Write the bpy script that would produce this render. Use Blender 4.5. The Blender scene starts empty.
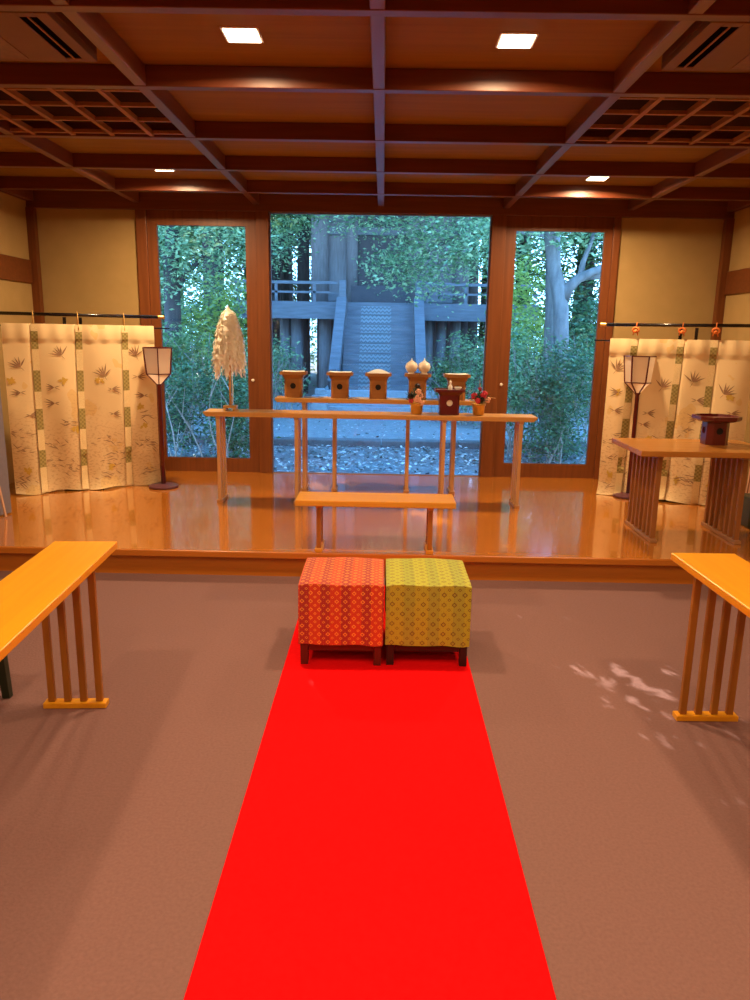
import bpy, math, random
import numpy as np
from mathutils import Vector, Matrix
random.seed(7); rng = np.random.default_rng(7)
scene = bpy.context.scene
COL = scene.collection
PI = math.pi

# ------------------------------------------------------------------ camera
F_PX, PITCH, ROLL, YAW = 740.0, math.radians(12.58), math.radians(-0.984), math.radians(-0.415)
CAM = np.array([0.0, 0.0, 1.6])
_cp, _sp = math.cos(PITCH), math.sin(PITCH)
FWD = np.array([math.sin(YAW)*_cp, math.cos(YAW)*_cp, -_sp])
_r = np.array([math.cos(YAW), -math.sin(YAW), 0.0]); _d = np.cross(FWD, _r)
RIGHT = math.cos(ROLL)*_r + math.sin(ROLL)*_d
DOWN = -math.sin(ROLL)*_r + math.cos(ROLL)*_d
cd = bpy.data.cameras.new('camera'); cam = bpy.data.objects.new('camera', cd); COL.objects.link(cam)
cd.sensor_fit = 'VERTICAL'; cd.sensor_height = 36.0; cd.lens = F_PX/1000*36
cd.clip_start = 0.05; cd.clip_end = 300
M = Matrix(((RIGHT[0], -DOWN[0], -FWD[0], CAM[0]), (RIGHT[1], -DOWN[1], -FWD[1], CAM[1]),
            (RIGHT[2], -DOWN[2], -FWD[2], CAM[2]), (0, 0, 0, 1)))
cam.matrix_world = M
scene.camera = cam

def ray(x, y): return FWD*F_PX + RIGHT*(x-375) + DOWN*(y-500)
def at(x, y, Y):                       # the place seen at pixel x, y at distance Y into the picture
    v = ray(x, y); return CAM + v*(Y/v[1])
def onz(x, y, z):
    v = ray(x, y); return CAM + v*((z-CAM[2])/v[2])

# ------------------------------------------------------------------ materials
def _new(name):
    m = bpy.data.materials.new(name); m.use_nodes = True
    nt = m.node_tree; b = nt.nodes['Principled BSDF']
    return m, nt, b
def N(nt, t, **kw):
    n = nt.nodes.new(t)
    for k, v in kw.items(): setattr(n, k, v)
    return n
def math_n(nt, op, a, b=None):
    n = N(nt, 'ShaderNodeMath', operation=op)
    for i, v in enumerate((a, b)):
        if v is None: continue
        if isinstance(v, (int, float)): n.inputs[i].default_value = v
        else: nt.links.new(v, n.inputs[i])
    return n.outputs[0]
def mixc(nt, fac, a, b):
    n = N(nt, 'ShaderNodeMix', data_type='RGBA')
    if isinstance(fac, (int, float)): n.inputs[0].default_value = fac
    else: nt.links.new(fac, n.inputs[0])
    for i, v in ((6, a), (7, b)):
        if isinstance(v, tuple): n.inputs[i].default_value = (*v[:3], 1)
        else: nt.links.new(v, n.inputs[i])
    return n.outputs[2]
def plain(name, c, rough=.6, metal=0, c2=None, scale=20, bump=0.0, coat=0, spec=.5, stretch=(1, 1, 1)):
    m, nt, b = _new(name)
    b.inputs['Roughness'].default_value = rough; b.inputs['Metallic'].default_value = metal
    b.inputs['Coat Weight'].default_value = coat; b.inputs['Coat Roughness'].default_value = .12
    b.inputs['Specular IOR Level'].default_value = spec
    c2 = c2 or tuple(x*.8 for x in c)
    tc = N(nt, 'ShaderNodeTexCoord'); mp = N(nt, 'ShaderNodeMapping'); mp.inputs['Scale'].default_value = stretch
    nz = N(nt, 'ShaderNodeTexNoise'); nz.inputs['Scale'].default_value = scale; nz.inputs['Detail'].default_value = 5
    nt.links.new(tc.outputs['Object'], mp.inputs[0]); nt.links.new(mp.outputs[0], nz.inputs['Vector'])
    rp = N(nt, 'ShaderNodeMapRange'); rp.inputs[1].default_value = .3; rp.inputs[2].default_value = .7
    nt.links.new(nz.outputs[0], rp.inputs[0])
    nt.links.new(mixc(nt, rp.outputs[0], c, c2), b.inputs['Base Color'])
    if bump:
        bp = N(nt, 'ShaderNodeBump'); bp.inputs['Strength'].default_value = bump; bp.inputs['Distance'].default_value = .01
        nt.links.new(nz.outputs[0], bp.inputs['Height']); nt.links.new(bp.outputs[0], b.inputs['Normal'])
    return m
def wood(name, c, c2, axis='x', rough=.4, coat=.0, fine=1.0):
    s = {'x': (1.2, 22, 22), 'y': (22, 1.2, 22), 'z': (22, 22, 1.2)}[axis]
    return plain(name, c, rough, 0, c2, 1.6*fine, .04, coat, .4, s)

MAT = {}
MAT['carpet'] = plain('mauve_carpet', (.25, .135, .127), .95, 0, (.215, .115, .108), 90, .3, spec=.1)
MAT['runner'] = plain('red_felt', (.90, .006, .008), .9, 0, (.84, .004, .006), 60, .05, spec=.03)
MAT['stage'] = None
MAT['riser'] = wood('riser_wood', (.54, .17, .018), (.46, .14, .014), 'x', .38)
MAT['wall'] = plain('cream_plaster', (.45, .30, .12), .9, 0, (.41, .275, .105), 6, .02, spec=.1)
MAT['dark_wood'] = wood('dark_red_wood', (.21, .062, .014), (.15, .043, .010), 'z', .42)
MAT['dark_wood_x'] = wood('dark_red_wood_long', (.19, .054, .013), (.14, .038, .009), 'x', .42)
MAT['beam_x'] = wood('beam_wood_cross', (.17, .042, .014), (.125, .030, .010), 'x', .36)
MAT['beam_y'] = wood('beam_wood_along', (.19, .060, .030), (.15, .045, .022), 'y', .36)
MAT['ceil'] = wood('ceiling_board', (.29, .145, .014), (.24, .12, .011), 'x', .7, fine=.7); MAT['ceil'].node_tree.nodes['Principled BSDF'].inputs['Specular IOR Level'].default_value = .15
MAT['ac'] = plain('brown_metal', (.20, .085, .014), .6, 0, (.17, .07, .011), 4)
MAT['slot'] = plain('slot_black', (.006, .004, .003), 1.0, spec=0.0)
MAT['void'] = plain('void_shade', (.05, .018, .006), .95, 0, (.04, .014, .005), 6, spec=.05)
MAT['lattice'] = wood('lattice_wood', (.36, .145, .025), (.29, .115, .02), 'y', .6)
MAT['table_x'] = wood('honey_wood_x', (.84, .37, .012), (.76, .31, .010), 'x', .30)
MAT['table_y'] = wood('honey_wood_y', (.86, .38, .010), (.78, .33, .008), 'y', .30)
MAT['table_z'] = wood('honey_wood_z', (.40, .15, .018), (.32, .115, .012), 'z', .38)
MAT['bench'] = wood('bench_wood', (.70, .32, .035), (.62, .27, .026), 'x', .3)
MAT['brown_x'] = wood('tan_wood_x', (.62, .33, .10), (.52, .26, .07), 'x', .3)
MAT['brown_z'] = wood('tan_wood_z', (.66, .38, .17), (.55, .30, .12), 'z', .4)
MAT['brown_y'] = wood('tan_wood_y', (.52, .27, .10), (.44, .21, .08), 'y', .4)
MAT['sambo'] = wood('cypress', (.36, .15, .035), (.28, .11, .024), 'x', .5)
MAT['crimson'] = plain('crimson_lacquer', (.115, .008, .010), .28, 0, (.10, .006, .008), 8, coat=.3)
MAT['black'] = plain('black_lacquer', (.012, .009, .009), .22, 0, (.010, .008, .008), 8, coat=.4)
MAT['brass'] = plain('brass', (.75, .48, .16), .28, 1, (.68, .42, .13), 12)
MAT['gold_cord'] = plain('gold_cord', (.70, .42, .12), .6, 0, (.6, .34, .09), 60)
MAT['orange_cord'] = plain('orange_cord', (.80, .22, .03), .7, 0, (.65, .15, .02), 60)
MAT['hole'] = plain('hole_black', (.012, .007, .005), .8)
MAT['white'] = plain('white_paper', (.90, .84, .70), .8, 0, (.88, .80, .64), 14, spec=.2)
MAT['porcelain'] = plain('porcelain', (.88, .82, .70), .3, 0, (.84, .76, .62), 10)
MAT['salt'] = plain('salt', (.85, .82, .78), .9, 0, (.75, .72, .68), 120, .3)
MAT['shade'] = plain('lantern_paper', (.92, .82, .70), .8, 0, (.88, .77, .64), 30, spec=.2)
MAT['plum'] = plain('plum_lacquer', (.13, .042, .06), .35, 0, (.11, .035, .05), 9)
MAT['gold'] = plain('gold_foil', (.72, .40, .08), .38, .6, (.6, .3, .05), 30)
MAT['pine'] = plain('pine_needles', (.035, .07, .03), .6, 0, (.02, .04, .02), 30)
MAT['blossom_red'] = plain('red_blossom', (.65, .03, .06), .6, 0, (.5, .02, .04), 30)
MAT['blossom_peach'] = plain('peach_blossom', (.82, .46, .32), .7, 0, (.75, .36, .24), 30)
MAT['dark_green'] = plain('dark_green_paint', (.020, .032, .014), .4, 0, (.016, .025, .011), 10)
MAT['seat_fab'] = plain('green_seat_fabric', (.05, .10, .05), .9, 0, (.04, .08, .04), 80)
MAT['screen'] = plain('grey_screen_cloth', (.22, .20, .25), .8, 0, (.20, .18, .23), 40)
MAT['screen_edge'] = plain('pale_screen_edge', (.66, .40, .28), .5, 0, (.6, .34, .22), 20)
MAT['stool_reflect'] = plain('stool_brown_red_reflect', (.10, .012, .008), .4, 0, (.08, .009, .006), 10)  # dark brown legs, their red reflection put into the base colour
MAT['stool_black'] = plain('stool_black', (.015, .008, .008), .4, 0, (.012, .007, .007), 10)
MAT['lamp_white'] = plain('lamp_white_rim', (.85, .80, .7), .4)

def stage_mat():
    m, nt, b = _new('stage_boards')
    tc = N(nt, 'ShaderNodeTexCoord'); sx = N(nt, 'ShaderNodeSeparateXYZ'); nt.links.new(tc.outputs['Object'], sx.inputs[0])
    row = math_n(nt, 'FLOOR', math_n(nt, 'DIVIDE', sx.outputs[1], .075))
    wn = N(nt, 'ShaderNodeTexWhiteNoise', noise_dimensions='2D')
    cx = N(nt, 'ShaderNodeCombineXYZ'); nt.links.new(row, cx.inputs[0])
    off = math_n(nt, 'MULTIPLY', row, .617)
    col = math_n(nt, 'FLOOR', math_n(nt, 'DIVIDE', math_n(nt, 'ADD', sx.outputs[0], off), 1.8))
    nt.links.new(col, cx.inputs[1]); nt.links.new(cx.outputs[0], wn.inputs['Vector'])
    mp = N(nt, 'ShaderNodeMapping'); mp.inputs['Scale'].default_value = (1.5, 30, 1)
    nz = N(nt, 'ShaderNodeTexNoise'); nz.inputs['Scale'].default_value = 1.5; nz.inputs['Detail'].default_value = 4
    nt.links.new(tc.outputs['Object'], mp.inputs[0]); nt.links.new(mp.outputs[0], nz.inputs['Vector'])
    f = math_n(nt, 'ADD', math_n(nt, 'MULTIPLY', wn.outputs[0], .55), math_n(nt, 'MULTIPLY', nz.outputs[0], .45))
    c = mixc(nt, f, (.48, .155, .015), (.58, .20, .022))
    fr = math_n(nt, 'FRACT', math_n(nt, 'DIVIDE', sx.outputs[1], .075))
    seam = math_n(nt, 'LESS_THAN', fr, .02)
    c = mixc(nt, math_n(nt, 'MULTIPLY', seam, .35), c, (.2, .05, .008))
    nt.links.new(c, b.inputs['Base Color'])
    b.inputs['Roughness'].default_value = .15; b.inputs['Specular IOR Level'].default_value = .7
    b.inputs['Coat Weight'].default_value = 1.0; b.inputs['Coat IOR'].default_value = 1.58; b.inputs['Coat Roughness'].default_value = .06
    return m
MAT['stage'] = stage_mat()

def glass_mat():
    m, nt, b = _new('window_glass'); nt.nodes.remove(b)
    tr = N(nt, 'ShaderNodeBsdfTransparent'); tr.inputs[0].default_value = (.95, .98, .98, 1)
    gl = N(nt, 'ShaderNodeBsdfGlossy'); gl.inputs['Roughness'].default_value = .01
    fr = N(nt, 'ShaderNodeFresnel'); fr.inputs[0].default_value = 1.35
    mx = N(nt, 'ShaderNodeMixShader'); out = nt.nodes['Material Output']
    nt.links.new(fr.outputs[0], mx.inputs[0]); nt.links.new(tr.outputs[0], mx.inputs[1]); nt.links.new(gl.outputs[0], mx.inputs[2])
    nt.links.new(mx.outputs[0], out.inputs[0]); return m
MAT['glass'] = glass_mat()

def emit(name, c, s):
    m, nt, b = _new(name); b.inputs['Base Color'].default_value = (*c, 1)
    b.inputs['Emission Color'].default_value = (*c, 1); b.inputs['Emission Strength'].default_value = s
    return m
MAT['diffuser'] = emit('lamp_diffuser', (1, .80, .52), 14)

def leaf_mat(name, cols, trans=.35, tcol=None):
    m, nt, b = _new(name)
    g = N(nt, 'ShaderNodeNewGeometry'); rp = N(nt, 'ShaderNodeValToRGB')
    el = rp.color_ramp.elements
    for i, c in enumerate(cols):
        e = el[i] if i < 2 else el.new(.5)
        e.position = i/(len(cols)-1); e.color = (*c, 1)
    nt.links.new(g.outputs['Random Per Island'], rp.inputs[0]); nt.links.new(rp.outputs[0], b.inputs['Base Color'])
    b.inputs['Roughness'].default_value = .42; b.inputs['Specular IOR Level'].default_value = .5
    tl = N(nt, 'ShaderNodeBsdfTranslucent'); nt.links.new(rp.outputs[0], tl.inputs[0])
    mx = N(nt, 'ShaderNodeMixShader'); mx.inputs[0].default_value = trans
    nt.links.new(b.outputs[0], mx.inputs[1]); nt.links.new(tl.outputs[0], mx.inputs[2])
    nt.links.new(mx.outputs[0], nt.nodes['Material Output'].inputs[0]); return m
MAT['leaf_mid'] = leaf_mat('leaf_mid', [(.05, .11, .03), (.13, .22, .07), (.28, .38, .14)])
MAT['leaf_dark'] = leaf_mat('leaf_dark', [(.03, .07, .03), (.06, .13, .05), (.09, .19, .07)], .25)
MAT['leaf_teal'] = leaf_mat('leaf_teal', [(.05, .12, .05), (.15, .26, .11), (.36, .48, .22)])
MAT['leaf_yellow'] = leaf_mat('leaf_yellow', [(.20, .30, .05), (.33, .42, .08), (.45, .48, .12)], .5)
MAT['leaf_bright'] = leaf_mat('leaf_bright', [(.07, .16, .07), (.24, .38, .18), (.55, .68, .36)])
MAT['thin_shade'] = leaf_mat('thin_shade', [(.86, .76, .66), (.88, .78, .68)], .35)
MAT['thin_paper'] = leaf_mat('thin_paper', [(.80, .73, .58), (.93, .88, .76), (.97, .95, .88)], .40)
MAT['litter'] = leaf_mat('leaf_litter', [(.05, .045, .04), (.20, .18, .15), (.75, .70, .62)], .05)
MAT['bark'] = plain('grey_bark', (.20, .18, .17), .9, 0, (.10, .09, .085), 14, .6, stretch=(1, 1, .3))
MAT['bark_dark'] = plain('dark_bark', (.075, .06, .055), .9, 0, (.04, .032, .03), 14, .6, stretch=(1, 1, .25))
MAT['twig'] = plain('pale_twig', (.33, .28, .23), .9, 0, (.22, .18, .15), 20)
MAT['gravel'] = plain('garden_gravel', (.24, .23, .22), .95, 0, (.12, .115, .11), 35, .8)
MAT['sand'] = plain('raked_sand', (.26, .25, .245), .95, 0, (.19, .185, .18), 12, .3)
MAT['stone'] = plain('kerb_stone', (.13, .125, .12), .85, 0, (.09, .085, .08), 10, .3)
MAT['pale_stone'] = plain('pale_stone', (.34, .34, .35), .85, 0, (.27, .27, .28), 10, .2)
MAT['shrine'] = plain('weathered_wood', (.165, .16, .17), .75, 0, (.11, .105, .115), 2.5, .05, stretch=(1, 1, 8))
MAT['shrine_v'] = plain('weathered_pillar', (.20, .175, .175), .75, 0, (.14, .12, .12), 3, .05, stretch=(8, 8, 1))
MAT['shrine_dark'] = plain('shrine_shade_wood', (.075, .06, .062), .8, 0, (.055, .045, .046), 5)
MAT['roof'] = plain('shrine_roof', (.10, .10, .10), .7, 0, (.07, .07, .07), 6)

def stair_strip_mat():
    m, nt, b = _new('stair_matting')
    tc = N(nt, 'ShaderNodeTexCoord'); sx = N(nt, 'ShaderNodeSeparateXYZ'); nt.links.new(tc.outputs['Object'], sx.inputs[0])
    zz = math_n(nt, 'PINGPONG', math_n(nt, 'MULTIPLY', sx.outputs[0], 10), .5)
    f = math_n(nt, 'FRACT', math_n(nt, 'ADD', zz, math_n(nt, 'MULTIPLY', sx.outputs[2], 11)))
    nt.links.new(mixc(nt, math_n(nt, 'LESS_THAN', f, .45), (.20, .22, .225), (.12, .125, .135)), b.inputs['Base Color'])
    b.inputs['Roughness'].default_value = .9; return m
MAT['strip'] = stair_strip_mat()

def brocade(name, base, base2, line, line2, pitch, band):
    """woven cloth: columns of outlined diamonds on a striped ground (uses the cloth's own UVs, in metres)"""
    m, nt, b = _new(name)
    uv = N(nt, 'ShaderNodeUVMap'); sx = N(nt, 'ShaderNodeSeparateXYZ'); nt.links.new(uv.outputs[0], sx.inputs[0])
    u = math_n(nt, 'DIVIDE', sx.outputs[0], pitch); v = math_n(nt, 'DIVIDE', sx.outputs[1], pitch)
    def dia(u, v):
        a = math_n(nt, 'ABSOLUTE', math_n(nt, 'SUBTRACT', math_n(nt, 'FRACT', u), .5))
        c = math_n(nt, 'ABSOLUTE', math_n(nt, 'SUBTRACT', math_n(nt, 'FRACT', v), .5))
        return math_n(nt, 'ADD', a, c)
    def outline(d, lo, hi): return math_n(nt, 'MULTIPLY', math_n(nt, 'GREATER_THAN', d, lo), math_n(nt, 'LESS_THAN', d, hi))
    d = dia(u, v); dh = dia(math_n(nt, 'ADD', u, .5), math_n(nt, 'ADD', v, .5))
    ring = math_n(nt, 'MAXIMUM', outline(d, .15, .27), outline(dh, .10, .19))
    core = math_n(nt, 'LESS_THAN', d, .06)
    d2 = dia(math_n(nt, 'ADD', math_n(nt, 'MULTIPLY', u, 4), .5), math_n(nt, 'MULTIPLY', v, 4))
    dots = math_n(nt, 'MULTIPLY', math_n(nt, 'LESS_THAN', d2, .20), math_n(nt, 'GREATER_THAN', d, .30))
    stripe = math_n(nt, 'LESS_THAN', math_n(nt, 'FRACT', math_n(nt, 'DIVIDE', sx.outputs[0], band)), .45)
    tc = N(nt, 'ShaderNodeTexNoise'); tc.inputs['Scale'].default_value = 9; nt.links.new(uv.outputs[0], tc.inputs['Vector'])
    g = mixc(nt, stripe, base, base2)
    c = mixc(nt, math_n(nt, 'MULTIPLY', ring, math_n(nt, 'MULTIPLY_ADD' if False else 'ADD', tc.outputs[0], .35)), g, line)
    c = mixc(nt, math_n(nt, 'MULTIPLY', dots, .55), c, line2)
    c = mixc(nt, math_n(nt, 'MULTIPLY', core, .8), c, line2)
    nt.links.new(c, b.inputs['Base Color']); b.inputs['Roughness'].default_value = .7
    b.inputs['Sheen Weight'].default_value = .1
    return m
MAT['bro_red'] = brocade('red_gold_brocade', (.58, .045, .012), (.36, .024, .02), (.88, .40, .05), (.66, .17, .03), .042, .10)
MAT['bro_green'] = brocade('green_gold_brocade', (.42, .42, .025), (.34, .37, .035), (.14, .06, .012), (.27, .18, .02), .050, .12)

def curtain_mat():
    m, nt, b = _new('cream_silk')
    tc = N(nt, 'ShaderNodeTexCoord'); mp = N(nt, 'ShaderNodeMapping'); nt.links.new(tc.outputs['UV'], mp.inputs[0])
    sx = N(nt, 'ShaderNodeSeparateXYZ'); nt.links.new(tc.outputs['UV'], sx.inputs[0])
    n1 = N(nt, 'ShaderNodeTexNoise'); n1.inputs['Scale'].default_value = 3.2; n1.inputs['Detail'].default_value = 3
    nt.links.new(tc.outputs['UV'], n1.inputs['Vector'])
    c = mixc(nt, math_n(nt, 'MULTIPLY', math_n(nt, 'GREATER_THAN', n1.outputs[0], .60), .55), (.82, .63, .34), (.76, .50, .15))
    # printed meadow: fine russet strokes over the lower half of the cloth
    n2 = N(nt, 'ShaderNodeTexNoise'); n2.inputs['Scale'].default_value = 38; n2.inputs['Detail'].default_value = 4
    m2 = N(nt, 'ShaderNodeMapping'); m2.inputs['Scale'].default_value = (1, 2.4, 1); m2.inputs['Rotation'].default_value = (0, 0, .5)
    nt.links.new(tc.outputs['UV'], m2.inputs[0]); nt.links.new(m2.outputs[0], n2.inputs['Vector'])
    band = N(nt, 'ShaderNodeMapRange', interpolation_type='SMOOTHSTEP')
    for i, v in enumerate((.40, .72)): band.inputs[i+1].default_value = v
    nt.links.new(math_n(nt, 'ADD', sx.outputs[1], math_n(nt, 'MULTIPLY', math_n(nt, 'SUBTRACT', n1.outputs[0], .5), .8)), band.inputs[0])
    strokes = math_n(nt, 'MULTIPLY', math_n(nt, 'GREATER_THAN', n2.outputs[0], .56), band.outputs[0])
    c = mixc(nt, math_n(nt, 'ADD', math_n(nt, 'MULTIPLY', strokes, .32), math_n(nt, 'MULTIPLY', band.outputs[0], .22)), c, (.46, .25, .11))
    nt.links.new(c, b.inputs['Base Color']); b.inputs['Roughness'].default_value = .75
    b.inputs['Sheen Weight'].default_value = .15
    return m
MAT['curtain'] = curtain_mat()
MAT['print_brown'] = plain('print_brown', (.28, .15, .075), .8, 0, (.40, .24, .13), 30)
MAT['print_gold'] = plain('print_gold', (.66, .43, .07), .6, 0, (.6, .38, .06), 30)
MAT['ribbon_pale'] = plain('ribbon_pale', (.88, .72, .40), .7, 0, (.74, .55, .26), 160)
def check_mat():
    m, nt, b = _new('ribbon_check')
    tc = N(nt, 'ShaderNodeTexCoord'); ck = N(nt, 'ShaderNodeTexChecker'); ck.inputs['Scale'].default_value = 1
    mp = N(nt, 'ShaderNodeMapping'); mp.inputs['Scale'].default_value = (60, 60, 60)
    nt.links.new(tc.outputs['UV'], mp.inputs[0]); nt.links.new(mp.outputs[0], ck.inputs[0])
    ck.inputs[1].default_value = (.27, .21, .055, 1); ck.inputs[2].default_value = (.42, .34, .12, 1)
    nt.links.new(ck.outputs[0], b.inputs['Base Color']); b.inputs['Roughness'].default_value = .7; return m
MAT['ribbon_check'] = check_mat()

# ------------------------------------------------------------------ mesh building
class MB:
    def __init__(s): s.v = []; s.f = []; s.m = []; s.uv = {}
    def add(s, vs, fs, mi=0, uvs=None):
        o = len(s.v); s.v += [tuple(map(float, p)) for p in vs]
        for k, f in enumerate(fs):
            if uvs is not None: s.uv[len(s.f)] = [uvs[i] for i in f]
            s.f.append(tuple(i+o for i in f)); s.m.append(mi)
        return s
    def box(s, c, d, rz=0, mi=0, rx=0, ry=0):
        h = [x/2 for x in d]; R = Matrix.Rotation(rz, 3, 'Z') @ Matrix.Rotation(ry, 3, 'Y') @ Matrix.Rotation(rx, 3, 'X')
        vs = [R @ Vector((sx*h[0], sy*h[1], sz*h[2])) + Vector(c) for sz in (-1, 1) for sy in (-1, 1) for sx in (-1, 1)]
        return s.add(vs, [(0, 2, 3, 1), (4, 5, 7, 6), (0, 1, 5, 4), (2, 6, 7, 3), (0, 4, 6, 2), (1, 3, 7, 5)], mi)
    def ex(s, x0, x1, y0, y1, z0, z1, mi=0):
        return s.box(((x0+x1)/2, (y0+y1)/2, (z0+z1)/2), (x1-x0, y1-y0, z1-z0), 0, mi)
    def bar(s, p, q, w, h, mi=0, up=(0, 0, 1)):
        p, q = Vector(p), Vector(q); d = (q-p).normalized(); a = d.cross(Vector(up))
        if a.length < 1e-4: a = d.cross(Vector((0, 1, 0)))
        a.normalize(); b = a.cross(d)
        vs = [e + a*sx*w/2 + b*sz*h/2 for e in (p, q) for sx, sz in ((-1, -1), (1, -1), (1, 1), (-1, 1))]
        return s.add(vs, [(3, 2, 1, 0), (4, 5, 6, 7), (0, 1, 5, 4), (1, 2, 6, 5), (2, 3, 7, 6), (3, 0, 4, 7)], mi)
    def tube(s, pts, rad, n=10, mi=0, closed=False):
        pts = [Vector(p) for p in pts]; k = len(pts); rad = [rad]*k if isinstance(rad, (int, float)) else rad
        vs = []; ref = None
        for i, p in enumerate(pts):
            if closed: t = pts[(i+1) % k]-pts[i-1]
            else: t = pts[min(i+1, k-1)]-pts[max(i-1, 0)]
            t.normalize()
            if ref is None:
                ref = t.cross(Vector((0, 0, 1)))
                if ref.length < .05: ref = t.cross(Vector((0, 1, 0)))
            a = (ref - t*ref.dot(t)).normalized(); ref = a; b = t.cross(a)
            vs += [p + (a*math.cos(2*PI*j/n)+b*math.sin(2*PI*j/n))*rad[i] for j in range(n)]
        fs = [(i*n+j, i*n+(j+1) % n, ((i+1) % k)*n+(j+1) % n, ((i+1) % k)*n+j) for i in range(k if closed else k-1) for j in range(n)]
        if not closed: fs += [tuple(range(n))[::-1], tuple(range((k-1)*n, k*n))]
        return s.add(vs, fs, mi)
    def lathe(s, prof, n=24, c=(0, 0, 0), mi=0, phase=0.0):
        vs = [(c[0]+r*math.cos(2*PI*j/n+phase), c[1]+r*math.sin(2*PI*j/n+phase), c[2]+z) for r, z in prof for j in range(n)]
        fs = [(i*n+j, i*n+(j+1) % n, (i+1)*n+(j+1) % n, (i+1)*n+j) for i in range(len(prof)-1) for j in range(n)]
        fs += [tuple(range(n))[::-1], tuple(range((len(prof)-1)*n, len(prof)*n))]
        return s.add(vs, fs, mi)
    def loft(s, loops, mi=0, caps=True):
        n = len(loops[0]); vs = [p for l in loops for p in l]
        fs = [(i*n+j, i*n+(j+1) % n, (i+1)*n+(j+1) % n, (i+1)*n+j) for i in range(len(loops)-1) for j in range(n)]
        if caps: fs += [tuple(range(n))[::-1], tuple(range((len(loops)-1)*n, len(loops)*n))]
        return s.add(vs, fs, mi)
    def ball(s, c, r, n=12, mi=0, sc=(1, 1, 1)):
        k = n//2; prof = [(math.sin(PI*i/k), -math.cos(PI*i/k)) for i in range(k+1)]
        vs = [(c[0]+r*sc[0]*p*math.cos(2*PI*j/n), c[1]+r*sc[1]*p*math.sin(2*PI*j/n), c[2]+r*sc[2]*z) for p, z in prof for j in range(n)]
        fs = [(i*n+j, i*n+(j+1) % n, (i+1)*n+(j+1) % n, (i+1)*n+j) for i in range(k) for j in range(n)]
        return s.add(vs, fs, mi)
    def build(s, name, mats, parent=None, world=False, bevel=0, smooth=False, **props):
        vs = s.v
        if world and parent is not None:
            inv = root_matrix(parent).inverted(); vs = [tuple(inv @ Vector(p)) for p in vs]
        me = bpy.data.meshes.new(name); me.from_pydata(vs, [], s.f)
        for m in (mats if isinstance(mats, (list, tuple)) else [mats]): me.materials.append(m)
        me.polygons.foreach_set('material_index', s.m)
        if smooth: me.polygons.foreach_set('use_smooth', [True]*len(s.f))
        if s.uv:
            l = me.uv_layers.new(name='UVMap')
            for fi, uv in s.uv.items():
                for k, li in enumerate(me.polygons[fi].loop_indices): l.data[li].uv = uv[k]
        me.validate(); me.update()
        o = bpy.data.objects.new(name, me); COL.objects.link(o)
        if parent is not None: o.parent = parent
        if bevel:
            b = o.modifiers.new('bevel', 'BEVEL'); b.width = bevel; b.segments = 2; b.limit_method = 'ANGLE'
        for k, v in props.items(): o[k] = v
        return o
def root_matrix(o):
    m = Matrix.Identity(4)
    while o is not None: m = o.matrix_basis @ m; o = o.parent
    return m
def thing(name, label, cat, loc=(0, 0, 0), rz=0, group=None):
    o = bpy.data.objects.new(name, None); COL.objects.link(o); o.empty_display_size = .1
    o.location = Vector([float(x) for x in loc]); o.rotation_euler = (0, 0, rz); o['label'] = label; o['category'] = cat
    if group: o['group'] = group
    return o
def tag(o, label, cat, group=None):
    o['label'] = label; o['category'] = cat
    if group: o['group'] = group
    return o
def copy_tree(o, parent=None):
    c = o.copy(); COL.objects.link(c)
    if parent is not None: c.parent = parent
    for ch in list(o.children): copy_tree(ch, c)
    return c
def struct(o): o['kind'] = 'structure'; return o

# ------------------------------------------------------------------ room shell
XL, XR, YF, YB, ZP, ZC = -3.47, 3.34, -4.2, 7.60, .18, 2.90
PFY = 4.71                                             # the stage's front edge
struct(MB().ex(XL, XR, YF, PFY+.06, -.10, 0).build('floor', MAT['carpet']))
b = MB(); b.ex(XL, XR, PFY+.02, YB+.06, ZP-.035, ZP)
st = struct(b.build('floor_stage', MAT['stage']))
MB().ex(XL, XR, PFY+.045, PFY+.08, 0, ZP-.035).build('riser', MAT['riser'], st)
MB().ex(XL, XR, PFY, PFY+.02, ZP-.045, ZP).build('nosing', MAT['riser'], st, bevel=.006)
struct(MB().ex(XL-.12, XL, YF, YB+.12, -.1, 3.1).build('wall_left', MAT['wall']))
struct(MB().ex(XR, XR+.12, YF, YB+.12, -.1, 3.1).build('wall_right', MAT['wall']))
struct(MB().ex(XL-.12, XR+.12, YF-.12, YF, -.1, 3.1).build('wall_front', MAT['wall']))
b = MB(); b.ex(XL, -2.42, YB, YB+.12, ZP, 3.1); b.ex(2.27, XR, YB, YB+.12, ZP, 3.1)
struct(b.build('wall_back', MAT['wall']))
struct(MB().ex(XL-.12, XR+.12, YF-.12, YB+.12, ZC, ZC+.08).build('ceiling', MAT['ceil']))
TR = [0]
def trim(b, mat, bevel=.004):
    TR[0] += 1; return struct(b.build('trim_%d' % TR[0], mat, bevel=bevel))
trim(MB().ex(XL, XR, YB-.055, YB+.10, 2.745, ZC-.001), MAT['dark_wood_x'])         # lintel over the windows
for x0, x1 in ((-2.42, -2.318), (-1.255, -1.13), (1.03, 1.165), (2.205, 2.27)):
    trim(MB().ex(x0, x1, YB-.05, YB+.10, ZP, 2.745), MAT['dark_wood'])
trim(MB().ex(XL, XL+.075, YB-.075, YB, ZP, 2.745), MAT['dark_wood'])               # corner posts
trim(MB().ex(XR-.075, XR, YB-.075, YB, ZP, 2.745), MAT['dark_wood'])
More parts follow.
